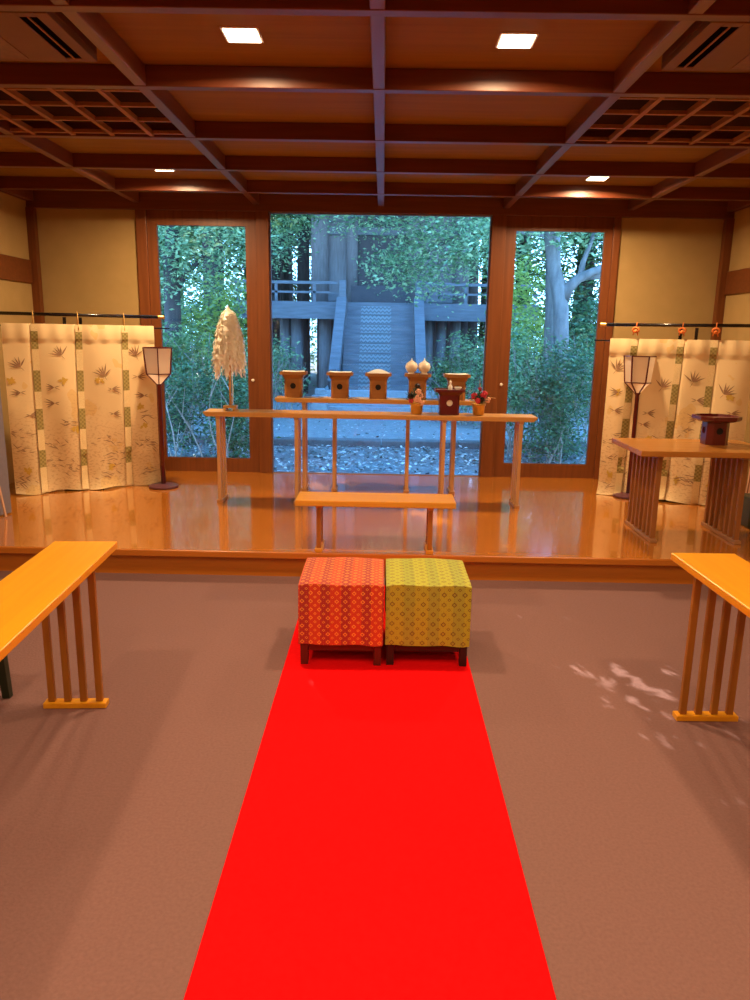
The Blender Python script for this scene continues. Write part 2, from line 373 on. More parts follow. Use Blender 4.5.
for side in (0, 1):                                                              # rails along the side walls
    x0, x1 = (XL, XL+.02) if side == 0 else (XR-.02, XR)
    trim(MB().ex(x0, x1, YF, YB-.076, 2.035, 2.255), MAT['dark_wood_x'])
    trim(MB().ex(x0, x1, YF, YB-.076, 2.80, ZC-.001), MAT['dark_wood_x'])
    for yy in (4.75, 1.9):
        trim(MB().ex(x0, x1+.012 if side == 0 else x1, yy, yy+.1, ZP if yy > 4.7 else 0, 2.034), MAT['dark_wood'])
# ceiling grid
for y in (-3.4, -2.45, -1.5, -.55, .38, 1.32, 2.24, 3.14, 4.07, 5.07, 5.99, 6.89):
    trim(MB().ex(XL+.021, XR-.021, y, y+.06, 2.80, ZC-.0005), MAT['beam_x'])
for x in (-2.40, -1.245, -.045, 1.155, 2.345):
    trim(MB().ex(x-.03, x+.03, YF+.01, YB-.057, 2.803, ZC-.0006), MAT['beam_y'])
for x0, x1 in ((XL, XL+.10), (XR-.10, XR)):
    trim(MB().ex(x0+.021, x1-.021, YF+.01, YB-.057, 2.806, ZC-.0007), MAT['beam_y'])

# windows
def window(n, x0, x1, z0, z1, frame, knob=None):
    root = bpy.data.objects.new('window_%d' % n, None); COL.objects.link(root); root['kind'] = 'structure'
    root.location = ((x0+x1)/2, YB, z0)
    l, r, bt, tp = frame; y0, y1 = YB-.022, YB+.02
    f = MB()
    if l: f.ex(x0, x0+l, y0, y1, z0, z1)
    if r: f.ex(x1-r, x1, y0, y1, z0, z1)
    f.ex(x0+l, x1-r, y0, y1, z0, z0+bt); f.ex(x0+l, x1-r, y0, y1, z1-tp, z1)
    f.build('window_frame', MAT['dark_wood'] if n != 2 else MAT['screen'], root, world=True)
    MB().ex(x0+l, x1-r, YB-.002, YB+.002, z0+bt, z1-tp).build('window_pane', MAT['glass'], root, world=True)
    if knob: MB().lathe([(.004, 0), (.014, .004), (.016, .012), (.008, .02)], 14).build('window_knob', MAT['porcelain'], root).matrix_basis = \
        Matrix.Translation(Vector((knob[0]-(x0+x1)/2, -.022, knob[1]-z0))) @ Matrix.Rotation(PI/2, 4, 'X')
    return root
window(1, -2.317, -1.256, ZP, 2.744, (.093, .105, .145, .137), (-1.312, 1.13))
window(2, -1.129, 1.029, ZP-.01, 2.744, (.012, .012, .018, .012))
window(3, 1.166, 2.204, ZP, 2.744, (.105, .078, .145, .137), (1.20, 1.13))

# ceiling lights
def lamp(x, y, label, group, power=None):
    t = thing('ceiling_light', label, 'ceiling light', (x, y, ZC), 0, group)
    MB().loft([[(sx*.083, sy*.083, z) for sx, sy in ((-1, -1), (1, -1), (1, 1), (-1, 1))] for z in (0, -.006)] +
              [[(sx*.074, sy*.074, z) for sx, sy in ((-1, -1), (1, -1), (1, 1), (-1, 1))] for z in (-.006, -.004)]).build('rim', MAT['lamp_white'], t)
    MB().box((0, 0, -.0075), (.145, .145, .003)).build('diffuser', MAT['diffuser'], t)
    return t
LAMP_W = 33
def light(x, y, w, spread=168):
    l = bpy.data.lights.new('lamp_light', 'AREA'); l.shape = 'SQUARE'; l.size = .14; l.energy = w; l.color = (1, .68, .38); l.spread = math.radians(spread)
    o = bpy.data.objects.new('lamp_light', l); COL.objects.link(o); o.location = (x, y, ZC-.012)
for i, (x, y, lb) in enumerate(((-.655, 3.67, 'large near ceiling light above the aisle on the streamer wand side'),
                 (.572, 3.69, 'large near ceiling light above the aisle on the crimson stand side'),
                 (-1.83, 6.47, 'small far ceiling light before the streamer wand window'),
                 (1.75, 6.58, 'small far ceiling light before the window with the forked tree'))):
    lamp(x, y, lb, 'square ceiling lights'); light(x, y, LAMP_W if i < 2 else LAMP_W*1.95)
for x, y in ((-.65, .85), (.57, .85), (-1.85, 1.8), (1.75, 1.8), (-.65, -1.95), (.57, -1.95), (-1.85, -1.0), (1.75, -1.0)):
    light(x, y, LAMP_W*.75)

# slotted air conditioners and lattice panels in the ceiling
def aircon(sx, label):
    x0 = -1.335 if sx < 0 else 1.245; t = thing('air_conditioner', label, 'air conditioner', (x0+sx*.45, 3.46, 2.80), 0, 'ceiling air conditioners')
    X = lambda a: x0+sx*a
    def e(b, a0, a1, y0, y1, z0, z1): b.ex(min(X(a0), X(a1)), max(X(a0), X(a1)), y0, y1, z0, z1)
    b = MB(); e(b, 0, .055, 3.21, 3.74, 2.80, 2.83); e(b, .130, .98, 3.21, 3.74, 2.80, 2.83)
    e(b, .055, .130, 3.21, 3.25, 2.80, 2.83); e(b, .055, .130, 3.70, 3.74, 2.80, 2.83); e(b, 0, .98, 3.21, 3.74, 2.831, 2.899)
    b.build('panel', MAT['ac'], t, world=True, bevel=.003)
    b = MB(); e(b, .055, .130, 3.25, 3.70, 2.804, 2.8305); b.build('slot', MAT['slot'], t, world=True)
    b = MB(); e(b, .088, .095, 3.25, 3.70, 2.799, 2.8035); b.build('vane', MAT['lattice'], t, world=True)
    b = MB(); e(b, .30, .85, 3.25, 3.70, 2.797, 2.80); b.build('recess_shade', MAT['dark_wood'], t, world=True)  # dark plate stands in for the shade of the panel's inner recess
aircon(-1, 'brown slotted air conditioner panel in the ceiling on the dark green chair side')
aircon(1, 'brown slotted air conditioner panel in the ceiling on the sunlit carpet side')
def lattice(sx, label):
    x0, x1 = (-2.369, -1.276) if sx < 0 else (1.186, 2.314)
    t = thing('ceiling_lattice', label, 'ceiling grille', ((x0+x1)/2, 4.6, 2.83), 0, 'wooden ceiling lattices')
    MB().ex(x0, x1, 4.131, 5.069, 2.88, 2.8985).build('void_sheet', MAT['void'], t, world=True)  # dark sheet stands in for the unlit void above the bars
    k = [(-2.24 + .25*i) for i in range(5)] if sx < 0 else [(1.40+.258*i) for i in range(4)]
    for x in k:
        if x0+.02 < x < x1-.02: MB().ex(x-.014, x+.014, 4.131, 5.069, 2.805, 2.835).build('lattice_bar', MAT['lattice'], t, world=True)
    for y in (4.19, 4.46, 4.75, 5.03): MB().ex(x0, x1, y-.012, y+.012, 2.810, 2.83).build('lattice_bar', MAT['lattice'], t, world=True)
lattice(-1, 'wooden lattice panel in the ceiling on the streamer wand side')
lattice(1, 'wooden lattice panel in the ceiling on the side of the octagonal crimson tray')

# ------------------------------------------------------------------ tables
def table(name, label, cat, L, D, H, thick, stands, nsl, sw, foot, mt, loc, rz=0, chamfer=.0, rail=.04, group=None, sdepth=.03, topin=.9, pegs=False, yo=0.0):
    """long axis local X; each stand is a row of upright slats on a foot rail, set across the table"""
    t = thing(name, label, cat, loc, rz, group); m_top, m_slat, m_foot = mt
    h = L/2; b = MB()
    sec = [(-h+chamfer, H-thick), (h-chamfer, H-thick), (h, H-thick*.35), (h, H), (-h, H), (-h, H-thick*.35)]
    b.loft([[(x, y, z) for x, z in sec] for y in (D/2, -D/2)])
    b.build('tabletop', m_top, t, bevel=.004)
    for sx in stands:
        head = MB().ex(sx-sdepth*.6, sx+sdepth*.6, -foot*topin/2+yo, foot*topin/2+yo, H-thick-.022, H-thick-.0005).build('leg', m_foot, t)
        MB().ex(sx-rail/2, sx+rail/2, -foot/2+yo, foot/2+yo, .0005, .026).build('foot_rail', m_foot, head, bevel=.004)
        for i in range(nsl):
            y = yo + (-foot*topin/2+sw/2) + (foot*topin-sw)*i/max(1, nsl-1)
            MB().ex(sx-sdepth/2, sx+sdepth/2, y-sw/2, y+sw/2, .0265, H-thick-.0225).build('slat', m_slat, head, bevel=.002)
        if pegs: MB().ex(sx+.03, sx+.055, -.02, .02, H-thick-.03, H-thick-.0005).build('peg', m_slat, head, bevel=.003)
    return t
SIDE = (wood('side_wood_x', (.52, .22, .045), (.44, .17, .03), 'x', .22), wood('side_wood_z', (.34, .135, .04), (.27, .10, .028), 'z', .4), wood('side_wood_y', (.40, .20, .09), (.33, .16, .07), 'y', .35))
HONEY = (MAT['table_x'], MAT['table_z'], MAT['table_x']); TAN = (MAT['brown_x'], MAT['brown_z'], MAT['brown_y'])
# near tables run towards the camera (local +X looks to the stage)
rzL = PI/2 + math.radians(3.4); c0 = np.array([-1.288, 3.118])
dL = np.array([math.cos(rzL), math.sin(rzL)]); cL = c0 - dL*.9
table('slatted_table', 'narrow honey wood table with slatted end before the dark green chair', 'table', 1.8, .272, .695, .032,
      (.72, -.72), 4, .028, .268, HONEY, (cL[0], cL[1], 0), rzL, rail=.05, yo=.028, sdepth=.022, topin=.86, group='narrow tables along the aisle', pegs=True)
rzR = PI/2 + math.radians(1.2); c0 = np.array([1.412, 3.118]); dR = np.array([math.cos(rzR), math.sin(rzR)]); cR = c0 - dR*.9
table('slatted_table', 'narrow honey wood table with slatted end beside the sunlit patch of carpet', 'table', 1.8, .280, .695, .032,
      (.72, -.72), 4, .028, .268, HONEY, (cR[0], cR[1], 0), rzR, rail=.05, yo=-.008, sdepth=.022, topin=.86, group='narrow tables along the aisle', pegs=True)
# on the stage
table('offering_table', 'long narrow wooden offering table holding the streamer wand and flower pots', 'table', 2.78, .26, .775, .04,
      (-1.27, -.615, .62, 1.26), 3, .035, .26, TAN, (-.098, 6.27, ZP), 0, .03, .05)
table('offering_shelf', 'wooden shelf table carrying five plain offering stands before the window', 'table', 1.90, .22, .855, .04,
      (-.69, .675), 3, .035, .22, TAN, (-.015, 6.78, ZP), 0, .02, .05)
table('low_table', 'low narrow table tucked under the shelf behind the long offering table', 'table', .95, .18, .72, .03,
      (-.335, .335), 2, .035, .18, TAN, (-.095, 6.78, ZP), 0, .0, .05)
table('low_bench', 'low honey wood bench table at the stage edge behind the covered stools', 'table', 1.05, .28, .36, .04,
      (-.375, .365), 2, .05, .22, (MAT['bench'], MAT['table_z'], MAT['bench']), (-.03, 4.84, ZP), 0, .0, .05)
table('side_table', 'wide slatted wooden table holding the crimson octagonal offering stand', 'table', .98, .68, .67, .04,
      (-.325, .275), 7, .03, .58, SIDE, (2.285, 5.41, ZP), 0, .0, .05, sdepth=.035)

# ------------------------------------------------------------------ stools and runner
tag(MB().ex(-.458, .458, -3.2, 4.60, .0005, .006).build('carpet_runner', MAT['runner']), 'long bright red carpet runner leading up to the stage', 'carpet')
def stool(label, loc, cover, leg, slant):
    t = thing('stool', label, 'stool', loc, 0, 'cloth covered stools')
    W, D, H, hem = .412, .45, .424, .110
    b = MB(); nx = 14; rows = []                           # cloth draped over the seat
    def uvf(p, k): return (p[0], p[1]-D) if k == 't' else ((p[0], p[2]-H-D/2) if k in 'f' else (p[1], p[2]-H))
    top = []
    def P(u, v): return (-W/2+W*u, -D/2+D*v, H - .006*(abs(2*u-1)**8+abs(2*v-1)**8) + .0025*math.sin(9*u+3*v))
    vs = [P(i/nx, j/nx) for j in range(nx+1) for i in range(nx+1)]
    fs = [(j*(nx+1)+i, j*(nx+1)+i+1, (j+1)*(nx+1)+i+1, (j+1)*(nx+1)+i) for j in range(nx) for i in range(nx)]
    b.add(vs, fs, 0, [(p[0], p[1]) for p in vs])
    per = [((-1+2*i/nx), -1, 0) for i in range(nx+1)], [(1, (-1+2*i/nx), 1) for i in range(nx+1)], [((1-2*i/nx), 1, 0) for i in range(nx+1)], [(-1, (1-2*i/nx), 1) for i in range(nx+1)]
    for side in per:
        rws = []
        for k in range(9):
            tt = k/8; r = []
            for ix, (px, py, ax) in enumerate(side):
                bulge = .004*math.sin(ix*1.3+k*.5)*tt + .004*tt + .004*math.sin(tt*PI)
                x, y = px*W/2, py*D/2
                if ax == 0: y += math.copysign(bulge, py)
                else: x += math.copysign(min(bulge, .004), px)*.4
                z0 = P((px+1)/2, (py+1)/2)[2]
                z = z0 + (hem + .003*math.sin(ix*.9) - z0)*tt
                r.append(((x, y, z), ((x if ax == 0 else y), z-H-D/2)))
            rws.append(r)
        vs = [p for r in rws for p, _ in r]; uv = [q for r in rws for _, q in r]; n1 = nx+1
        b.add(vs, [((k+1)*n1+i, (k+1)*n1+i+1, k*n1+i+1, k*n1+i) for k in range(8) for i in range(nx)], 0, uv)
    b.build('cloth_cover', cover, t, smooth=True)
    for sx in (-1, 1):
        for sy in (-1, 1):
            MB().loft([[(sx*(W/2-.026)+a*w, sy*(D/2-.026)+c*w, z) for a, c in ((-1, -1), (1, -1), (1, 1), (-1, 1))] for z, w in ((0, .018), (H-.03, .021))]).build('leg', leg, t, bevel=.002)
    b = MB()
    for sy in (-1, 1): MB().box((0, sy*(D/2-.026), .10), (W-.096, .02, .055)).build('apron', leg, t)
    for sx in (-1, 1): MB().box((sx*(W/2-.026), 0, .10), (.02, D-.096, .055)).build('apron', leg, t)
    b.ex(-W/2+.012, W/2-.012, -D/2+.012, D/2-.012, H-.028, H-.012)
    b.build('seat_board', leg, t)
    return t
stool('stool under a red and gold diamond brocade cloth', (-.180, 3.605, .0065), MAT['bro_red'], MAT['stool_reflect'], 0)
stool('stool under a yellow green diamond brocade cloth', (.243, 3.615, .0065), MAT['bro_green'], MAT['stool_black'], 0)

# ------------------------------------------------------------------ curtain stands (kicho)
def kicho(label, A, B, flip, ribs, knots, seed, ZT=1.645):
    rnd = random.Random(seed)
    A, B = Vector((*A, 0)), Vector((*B, 0)); U = (B-A); L = U.length; U.normalize()
    Nn = Vector((U.y, -U.x, 0))
    if Nn.y > 0: Nn = -Nn                                      # towards the room
    mid = (A+B)/2; t = thing('curtain_stand', label, 'curtain stand', (mid.x, mid.y, ZP), 0, 'cream silk curtain stands')
    ZB = ZP+.004
    rb = [0]+ribs+[1]
    def S(u, v, off=0.0):
        k = max(i for i in range(len(rb)-1) if rb[i] <= u+1e-9); k = min(k, len(rb)-2)
        w = (u-rb[k])/(rb[k+1]-rb[k]); w = min(max(w, 0), 1)
        d = .030*math.sin(PI*w)*(.3+.7*v) + .008*math.sin(u*31+seed)*v + .010*math.sin(u*17+v*5+seed)*(.3+v)
        d += .055*max(0, (v-.9)/.1)**2*(.5+.5*math.sin(u*13+seed*2))           # hem kicks out on the boards
        d -= .030*math.exp(-((w*(rb[k+1]-rb[k]))/.012)) if k else 0             # slit beside the ribbon
        if v < .105: d += .005+.006*math.sin(PI*v/.105)+.003*math.sin(u*60)     # folded heading
        z = ZT+(ZB-ZT)*v + (.010*math.sin(u*9+seed)*v if v < .99 else 0) + (.015*(.5+.5*math.sin(u*19+seed)) if v >= .99 else 0)
        z = max(z, ZP+.003)
        return A + U*(u*L) + Nn*(d+off) + Vector((0, 0, z))
    NU, NV = 150, 76; b = MB()
    uvs = [(i/NU*L, j/NV) for j in range(NV+1) for i in range(NU+1)]
    vs = [S(i/NU, j/NV) for j in range(NV+1) for i in range(NU+1)]
    fs = [(j*(NU+1)+i, j*(NU+1)+i+1, (j+1)*(NU+1)+i+1, (j+1)*(NU+1)+i) for j in range(NV) for i in range(NU)]
    b.add(vs, fs, 0, uvs)
    b.build('curtain', MAT['curtain'], t, world=True, smooth=True)
    def blade(pb, u, v, ang, ln, wd, mi, off=.005):             # a leaf printed on the cloth
        ca, sa = math.cos(ang), math.sin(ang); out = []
        for s, w in ((0, 0), (.3, 1), (.6, .8), (1, 0), (.6, -.8), (.3, -1)):
            x, y = ca*s*ln - sa*w*wd, sa*s*ln + ca*w*wd
            uu, vv = u+x/L, v-y/(ZT-ZB)
            uu = min(max(uu, .005), .995); vv = min(max(vv, .01), .985)
            out.append(S(uu, vv, off))
        pb.add(out, [(0, 1, 5), (1, 2, 4, 5), (2, 3, 4)], mi)
    pb = MB()
    for k in range(len(rb)-1):
        w = rb[k+1]-rb[k]; uc = rb[k]+w*.52
        for v, kind in ((.22, 0), (.36, 1), (.47, 1), (.60, 2), (.70, 2), (.80, 2), (.90, 2)):
            v += rnd.uniform(-.05, .05) + (.06 if k % 2 else 0); u = uc+rnd.uniform(-.2, .2)*w
            if v > .96: continue
            if kind == 0:
                base = rnd.uniform(.7, 1.3)
                for a in (-.7, -.35, 0, .35, .7, 1.3): blade(pb, u, v, base+a, rnd.uniform(.08, .115), .006, 0)
                blade(pb, u, v, base+PI, .05, .002, 0)
            elif kind == 1:
                d = rnd.choice((0, PI))
                for a in (-.5, -.2, .15, .5): blade(pb, u, v, d+a, rnd.uniform(.06, .10), .005, 0)
                for a in (-.3, .4): blade(pb, u, v, d+PI+a, rnd.uniform(.03, .06), .0032, 0)
            else:
                for q in range(8): blade(pb, u+rnd.uniform(-.3, .3)*w, v+rnd.uniform(-.025, .025), rnd.uniform(-.5, .9)+rnd.choice((0, PI)), rnd.uniform(.04, .08), .0036, 0)
        for q in range(2):
            u, v = uc+rnd.uniform(-.3, .3)*w, rnd.choice((.33, .62, .86, .5))
            for a in range(7): blade(pb, u+rnd.uniform(-.01, .01), v, a*.9, rnd.uniform(.025, .045), .012, 1, .0035)
    pb.build('printed_leaves', [MAT['print_brown'], MAT['print_gold']], t, world=True)
    for k, r in enumerate(ribs):                                # woven ribbon hanging over each seam
        b = MB(); n = 48; hw = .027
        drift = .028*(1 if flip else -1)
        for j in range(n):
            v0, v1 = .002+.99*j/n, .002+.99*(j+1)/n
            pts = []; uv = []
            for v in (v0, v1):
                for s in (-1, 1):
                    uu = r + (drift*v if k < 2 else drift*.5*v)*(-1) + s*hw/L
                    pts.append(S(min(max(uu, .001), .999), v, .006+.012*v)); uv.append(((s+1)*.027, v*1.4))
            c = .5*(v0+v1); chk = any(a < c < a+w for a, w in ((.035, .11), (.28, .12), (.50, .13), (.735, .11)))
            b.add(pts, [(0, 1, 3, 2)], 0 if chk else 1, uv)
        b.build('ribbon', [MAT['ribbon_check'], MAT['ribbon_pale']], t, world=True)
    back = -Nn
    zp = 1.725; p0 = A-U*.105+back*.015; p1 = B+U*.12+back*.015
    z = Vector((0, 0, zp))
    MB().tube([p0+U*.06+z, p1-U*.06+z], .0145, 14).build('pole', MAT['black'], t, world=True, smooth=True)
    for a, c in ((p0, 1), (p1, -1)):
        MB().tube([a+U*.06*c+z, a+U*.055*c+z, a+U*.02*c+z, a+U*.006*c+z, a+z], [.0155, .0165, .0165, .020, .018], 14).build('end_cap', MAT['brass'], t, world=True, smooth=True)
    MB().tube([A-U*.15+back*.025+Vector((0, 0, ZT-.02)), B+U*.02+back*.025+Vector((0, 0, ZT-.02))], .006, 8).build('rod', MAT['black'], t, world=True, smooth=True)
    base = MB(); bc = A+U*(L*.545)+back*.06; ang = math.atan2(U.y, U.x)
    base.box((bc.x, bc.y, ZP+.05), (.34, .09, .098), ang); base.build('base', MAT['black'], t, world=True, bevel=.01)
    for s in (-.065, .065):
        q = bc+U*s+back*0
        MB().bar(q+Vector((0, 0, ZP+.101)), q+Vector((0, 0, zp-.02)), .026, .026, up=U).build('upright', MAT['black'], t, world=True)
    for r in ribs:                                             # cords that tie the cloth to the pole
        q = A+U*(r*L)+back*.015
        if knots:
            b = MB(); c = q+Nn*.035+Vector((0, 0, 1.668))
            b.tube([c+U*.028*math.cos(a)*1.0+Vector((0, 0, .020*math.sin(a)+.012)) for a in np.linspace(0, 2*PI, 13)[:-1]], .008, 8, closed=True)
            b.ball(c+Vector((0, 0, .0)), .016, 10); b.tube([c+U*.012, c+U*.020+Vector((0, 0, -.035))], .005, 6); b.tube([c-U*.012, c-U*.022+Vector((0, 0, -.03))], .005, 6)
            b.tube([q+Nn*.022*math.cos(a)+Vector((0, 0, 1.722+.024*math.sin(a))) for a in np.linspace(0, 2*PI, 13)[:-1]], .0045, 6, closed=True)
            b.build('knotted_cord', MAT['orange_cord'], t, world=True, smooth=True)
        else:
            b = MB()
            b.tube([q+Nn*(.019*math.cos(a)+.0)+Vector((0, 0, 1.695+.055*math.sin(a))) for a in np.linspace(0, 2*PI, 17)[:-1]], .005, 6, closed=True)
            b.tube([q+Nn*.02+Vector((0, 0, 1.645)), q+Nn*.03+Vector((0, 0, 1.60))], .004, 6)
            b.build('hanging_cord', MAT['gold_cord'], t, world=True, smooth=True)
    return t
kicho('cream silk curtain hung by gold cords, behind the lantern beside the wand window', (-2.095, 6.90), (-3.19, 6.30), False, [.205, .515, .80], False, 1)
kicho('cream silk curtain hung by orange knotted cords, behind the slatted side table', (2.045, 6.84), (3.07, 6.26), True, [.185, .51, .735], True, 4, 1.605)

# ------------------------------------------------------------------ floor lanterns
def lantern(label, loc, rot):
    t = thing('floor_lantern', label, 'floor lantern', loc, rot, 'hexagonal paper floor lanterns')
    MB().lathe([(.128, .0005), (.136, .008), (.134, .020), (.10, .030), (.03, .036)], 32).build('base', MAT['plum'], t, smooth=False)
    MB().lathe([(.021, .0365), (.019, .5), (.018, .93), (.026, .945), (.030, .952)], 16).build('pole', MAT['crimson'], t, smooth=True)
    Z = (.955, 1.045, 1.275); R = (.028, .118, .142)
    hexa = lambda r, z: [Vector((r*math.cos(PI/3*k), r*math.sin(PI/3*k), z)) for k in range(6)]
    lo = [hexa(R[i]*.985, Z[i]) for i in range(3)]
    b = MB(); b.loft(lo, caps=False); b.build('paper_shade', MAT['thin_shade'], t)
    b = MB(); L = [hexa(R[i], Z[i]) for i in range(3)]
    for k in range(6):
        for i in range(2): b.bar(L[i][k], L[i+1][k], .010, .010)
        for i in (1, 2): b.bar(L[i][k], L[i][(k+1) % 6], .009, .009)
    b.build('frame', MAT['crimson'], t)
    return t
lantern('paper floor lantern on plum base standing clear beside the window', (-2.022, 6.745, ZP), math.radians(-73.3))
lantern('paper floor lantern rising from behind the slatted side table', (2.285, 6.70, ZP), math.radians(-78.8))

# ------------------------------------------------------------------ offering stands (sambo)
def octo(hw, z, ch, cx=0, cy=0):
    return [(cx+x, cy+y, z) for x, y in ((-hw+ch, -hw), (hw-ch, -hw), (hw, -hw+ch), (hw, hw-ch), (hw-ch, hw), (-hw+ch, hw), (-hw, hw-ch), (-hw, -hw+ch))]
def sambo(label, loc, mat, bw=.155, bh=.17, tw=.235, th=.06, ch=.25, hole=.026, rz=0, group=None, hole_mat='hole', flat=False):
    t = thing('offering_stand', label, 'offering stand', loc, rz, group)
    hb = bw/2; c = hb*ch; b = MB()
    # four walls each pierced by a round hole, joined by chamfered corners
    n = 24; zc = bh*.62; fw = hb-c
    for k in range(4):
        R = Matrix.Rotation(k*PI/2, 3, 'Z'); outer, inner, deep = [], [], []
        for i in range(n):
            a = 2*PI*i/n + PI/4; ca, sa = math.cos(a), math.sin(a); m = max(abs(ca), abs(sa))
            x = fw*ca/m; z = zc + (sa/m)*((bh-zc) if sa > 0 else zc)
            outer.append(R @ Vector((x, -hb, z)))
            inner.append(R @ Vector((hole*ca, -hb, zc+hole*sa))); deep.append(R @ Vector((hole*ca, -hb+.012, zc+hole*sa)))
        b.add(outer+inner+deep, [(i, (i+1) % n, n+(i+1) % n, n+i) for i in range(n)] + [(n+i, n+(i+1) % n, 2*n+(i+1) % n, 2*n+i) for i in range(n)])
        p = [R @ Vector(v) for v in ((fw, -hb, 0), (hb, -fw, 0), (hb, -fw, bh), (fw, -hb, bh))]
        b.add(p, [(0, 1, 2, 3)])
    b.add(octo(hb, 0.0005, c), [tuple(range(8))[::-1]])
    b.build('body', mat, t)
    MB().loft([octo(hb-.0125, .003, c*.9), octo(hb-.0125, bh-.002, c*.9)]).build('hole_lining', MAT[hole_mat], t)
    tr = MB(); h2 = tw/2; cc = h2*ch
    if flat:
        tr.loft([octo(hb+.01, bh, cc*.6), octo(h2*.93, bh+.012, cc), octo(h2, bh+th*.5, cc), octo(h2, bh+th, cc), octo(h2-.012, bh+th, cc), octo(h2-.02, bh+th-.015, cc)])
    else:
        tr.loft([octo(hb+.004, bh, cc*.7), octo(h2*.84, bh+th*.55, cc), octo(h2, bh+th*.58, cc), octo(h2, bh+th, cc), octo(h2-.007, bh+th, cc), octo(h2-.009, bh+th-.01, cc)])
    tr.build('tray', mat, t)
    return t
SH = ZP+.855
px = [-.792, -.378, -.037, .313, .660]; SY = 6.775
px = [x*SY/6.68 for x in px]
lb = ['plain wooden offering stand with white paper, beside the wooden window post', 'plain wooden offering stand with an empty tray and white paper edge',
      'plain wooden offering stand heaped with a white mound', 'plain wooden offering stand carrying two white jars', 'plain wooden offering stand behind the crimson one']
for i in range(5): sambo(lb[i], (px[i], SY, SH), MAT['sambo'], group='plain wooden offering stands on the shelf')
TT = SH+.231
def sheet(x, name, label, y=SY, z=TT, s=.10, rz=.0):
    b = MB(); n = 8
    vs = [(-s+2*s*i/n, -s+2*s*j/n, .0015+.004*abs(math.sin(i*1.1+j*.7))*((abs(i-n/2)/4)**2)) for j in range(n+1) for i in range(n+1)]
    b.add(vs, [(j*(n+1)+i, j*(n+1)+i+1, (j+1)*(n+1)+i+1, (j+1)*(n+1)+i) for j in range(n) for i in range(n)])
    o = b.build(name, MAT['white'], smooth=True); o.location = (x, y, z); o.rotation_euler = (0, 0, rz); return tag(o, label, 'paper')
sheet(px[0], 'paper_sheet', 'white paper sheet on the offering stand beside the window post', rz=.06)
sheet(px[1], 'paper_sheet', 'white paper sheet on the offering stand next to the white mound', rz=-.04)
sheet(px[4], 'paper_sheet', 'white paper sheet on the offering stand behind the crimson one', s=.098, rz=.1)
b = MB(); b.lathe([(.105, 0), (.10, .010), (.075, .022), (.045, .034), (.015, .041), (.002, .042)], 24)
o = b.build('salt_mound', MAT['salt'], smooth=True); o.location = (px[2], SY, TT-.009); tag(o, 'low white mound heaped on the middle wooden offering stand', 'offering')
def jar(x, label):
    t = thing('white_jar', label, 'jar', (x, SY, TT-.008), 0, 'white jars on the offering stand')
    MB().lathe([(.030, 0), (.034, .004), (.026, .012), (.026, .018), (.044, .030), (.056, .055), (.057, .072), (.047, .098), (.024, .112)], 24).build('body', MAT['porcelain'], t, smooth=True)
    MB().lathe([(.022, .1125), (.023, .116), (.014, .120), (.006, .127), (.006, .138), (.001, .146)], 20).build('lid', MAT['porcelain'], t, smooth=True)
    b = MB(); b.lathe([(.018, 0), (.020, .002), (.012, .005), (.002, .006)], 14)
    o = b.build('crest', MAT['shade'], t); o.matrix_basis = Matrix.Translation((0, -.0555, .07)) @ Matrix.Rotation(PI/2, 4, 'X')
jar(px[3]-.057, 'round white jar with pointed lid, the one nearer the salt mound'); jar(px[3]+.057, 'round white jar with pointed lid, the one nearer the crimson stand')
# crimson stands
LT = ZP+.775
rs = sambo('dark crimson offering stand with a pale round mark on the long table', (.561, 6.26, LT), MAT['crimson'], .165, .165, .245, .048, .2, .026, hole_mat='porcelain', group=None)
z0 = LT+.214
t = thing('sake_bottle', 'slim white bottle standing on the dark crimson offering stand', 'bottle', (.567, 6.24, z0-.010))
MB().lathe([(.016, 0), (.018, .006), (.018, .032), (.008, .045), (.007, .058), (.011, .064)], 16).build('body', MAT['porcelain'], t, smooth=True)
MB().lathe([(.009, .0645), (.010, .070), (.004, .080)], 12).build('stopper', MAT['white'], t, smooth=True)
b = MB(); b.lathe([(.014, 0), (.016, .004), (.028, .018), (.030, .030), (.027, .030), (.020, .012)], 20)
o = b.build('sake_cup', MAT['salt'], smooth=True); o.location = (.630, 6.22, z0-.010); tag(o, 'small round white cup beside the slim bottle', 'cup')
RT = ZP+.67
sambo('crimson lacquer offering stand with wide octagonal tray on the side table', (2.475, 5.50, RT), MAT['crimson'], .165, .165, .30, .045, .45, .026, rz=0, flat=True)

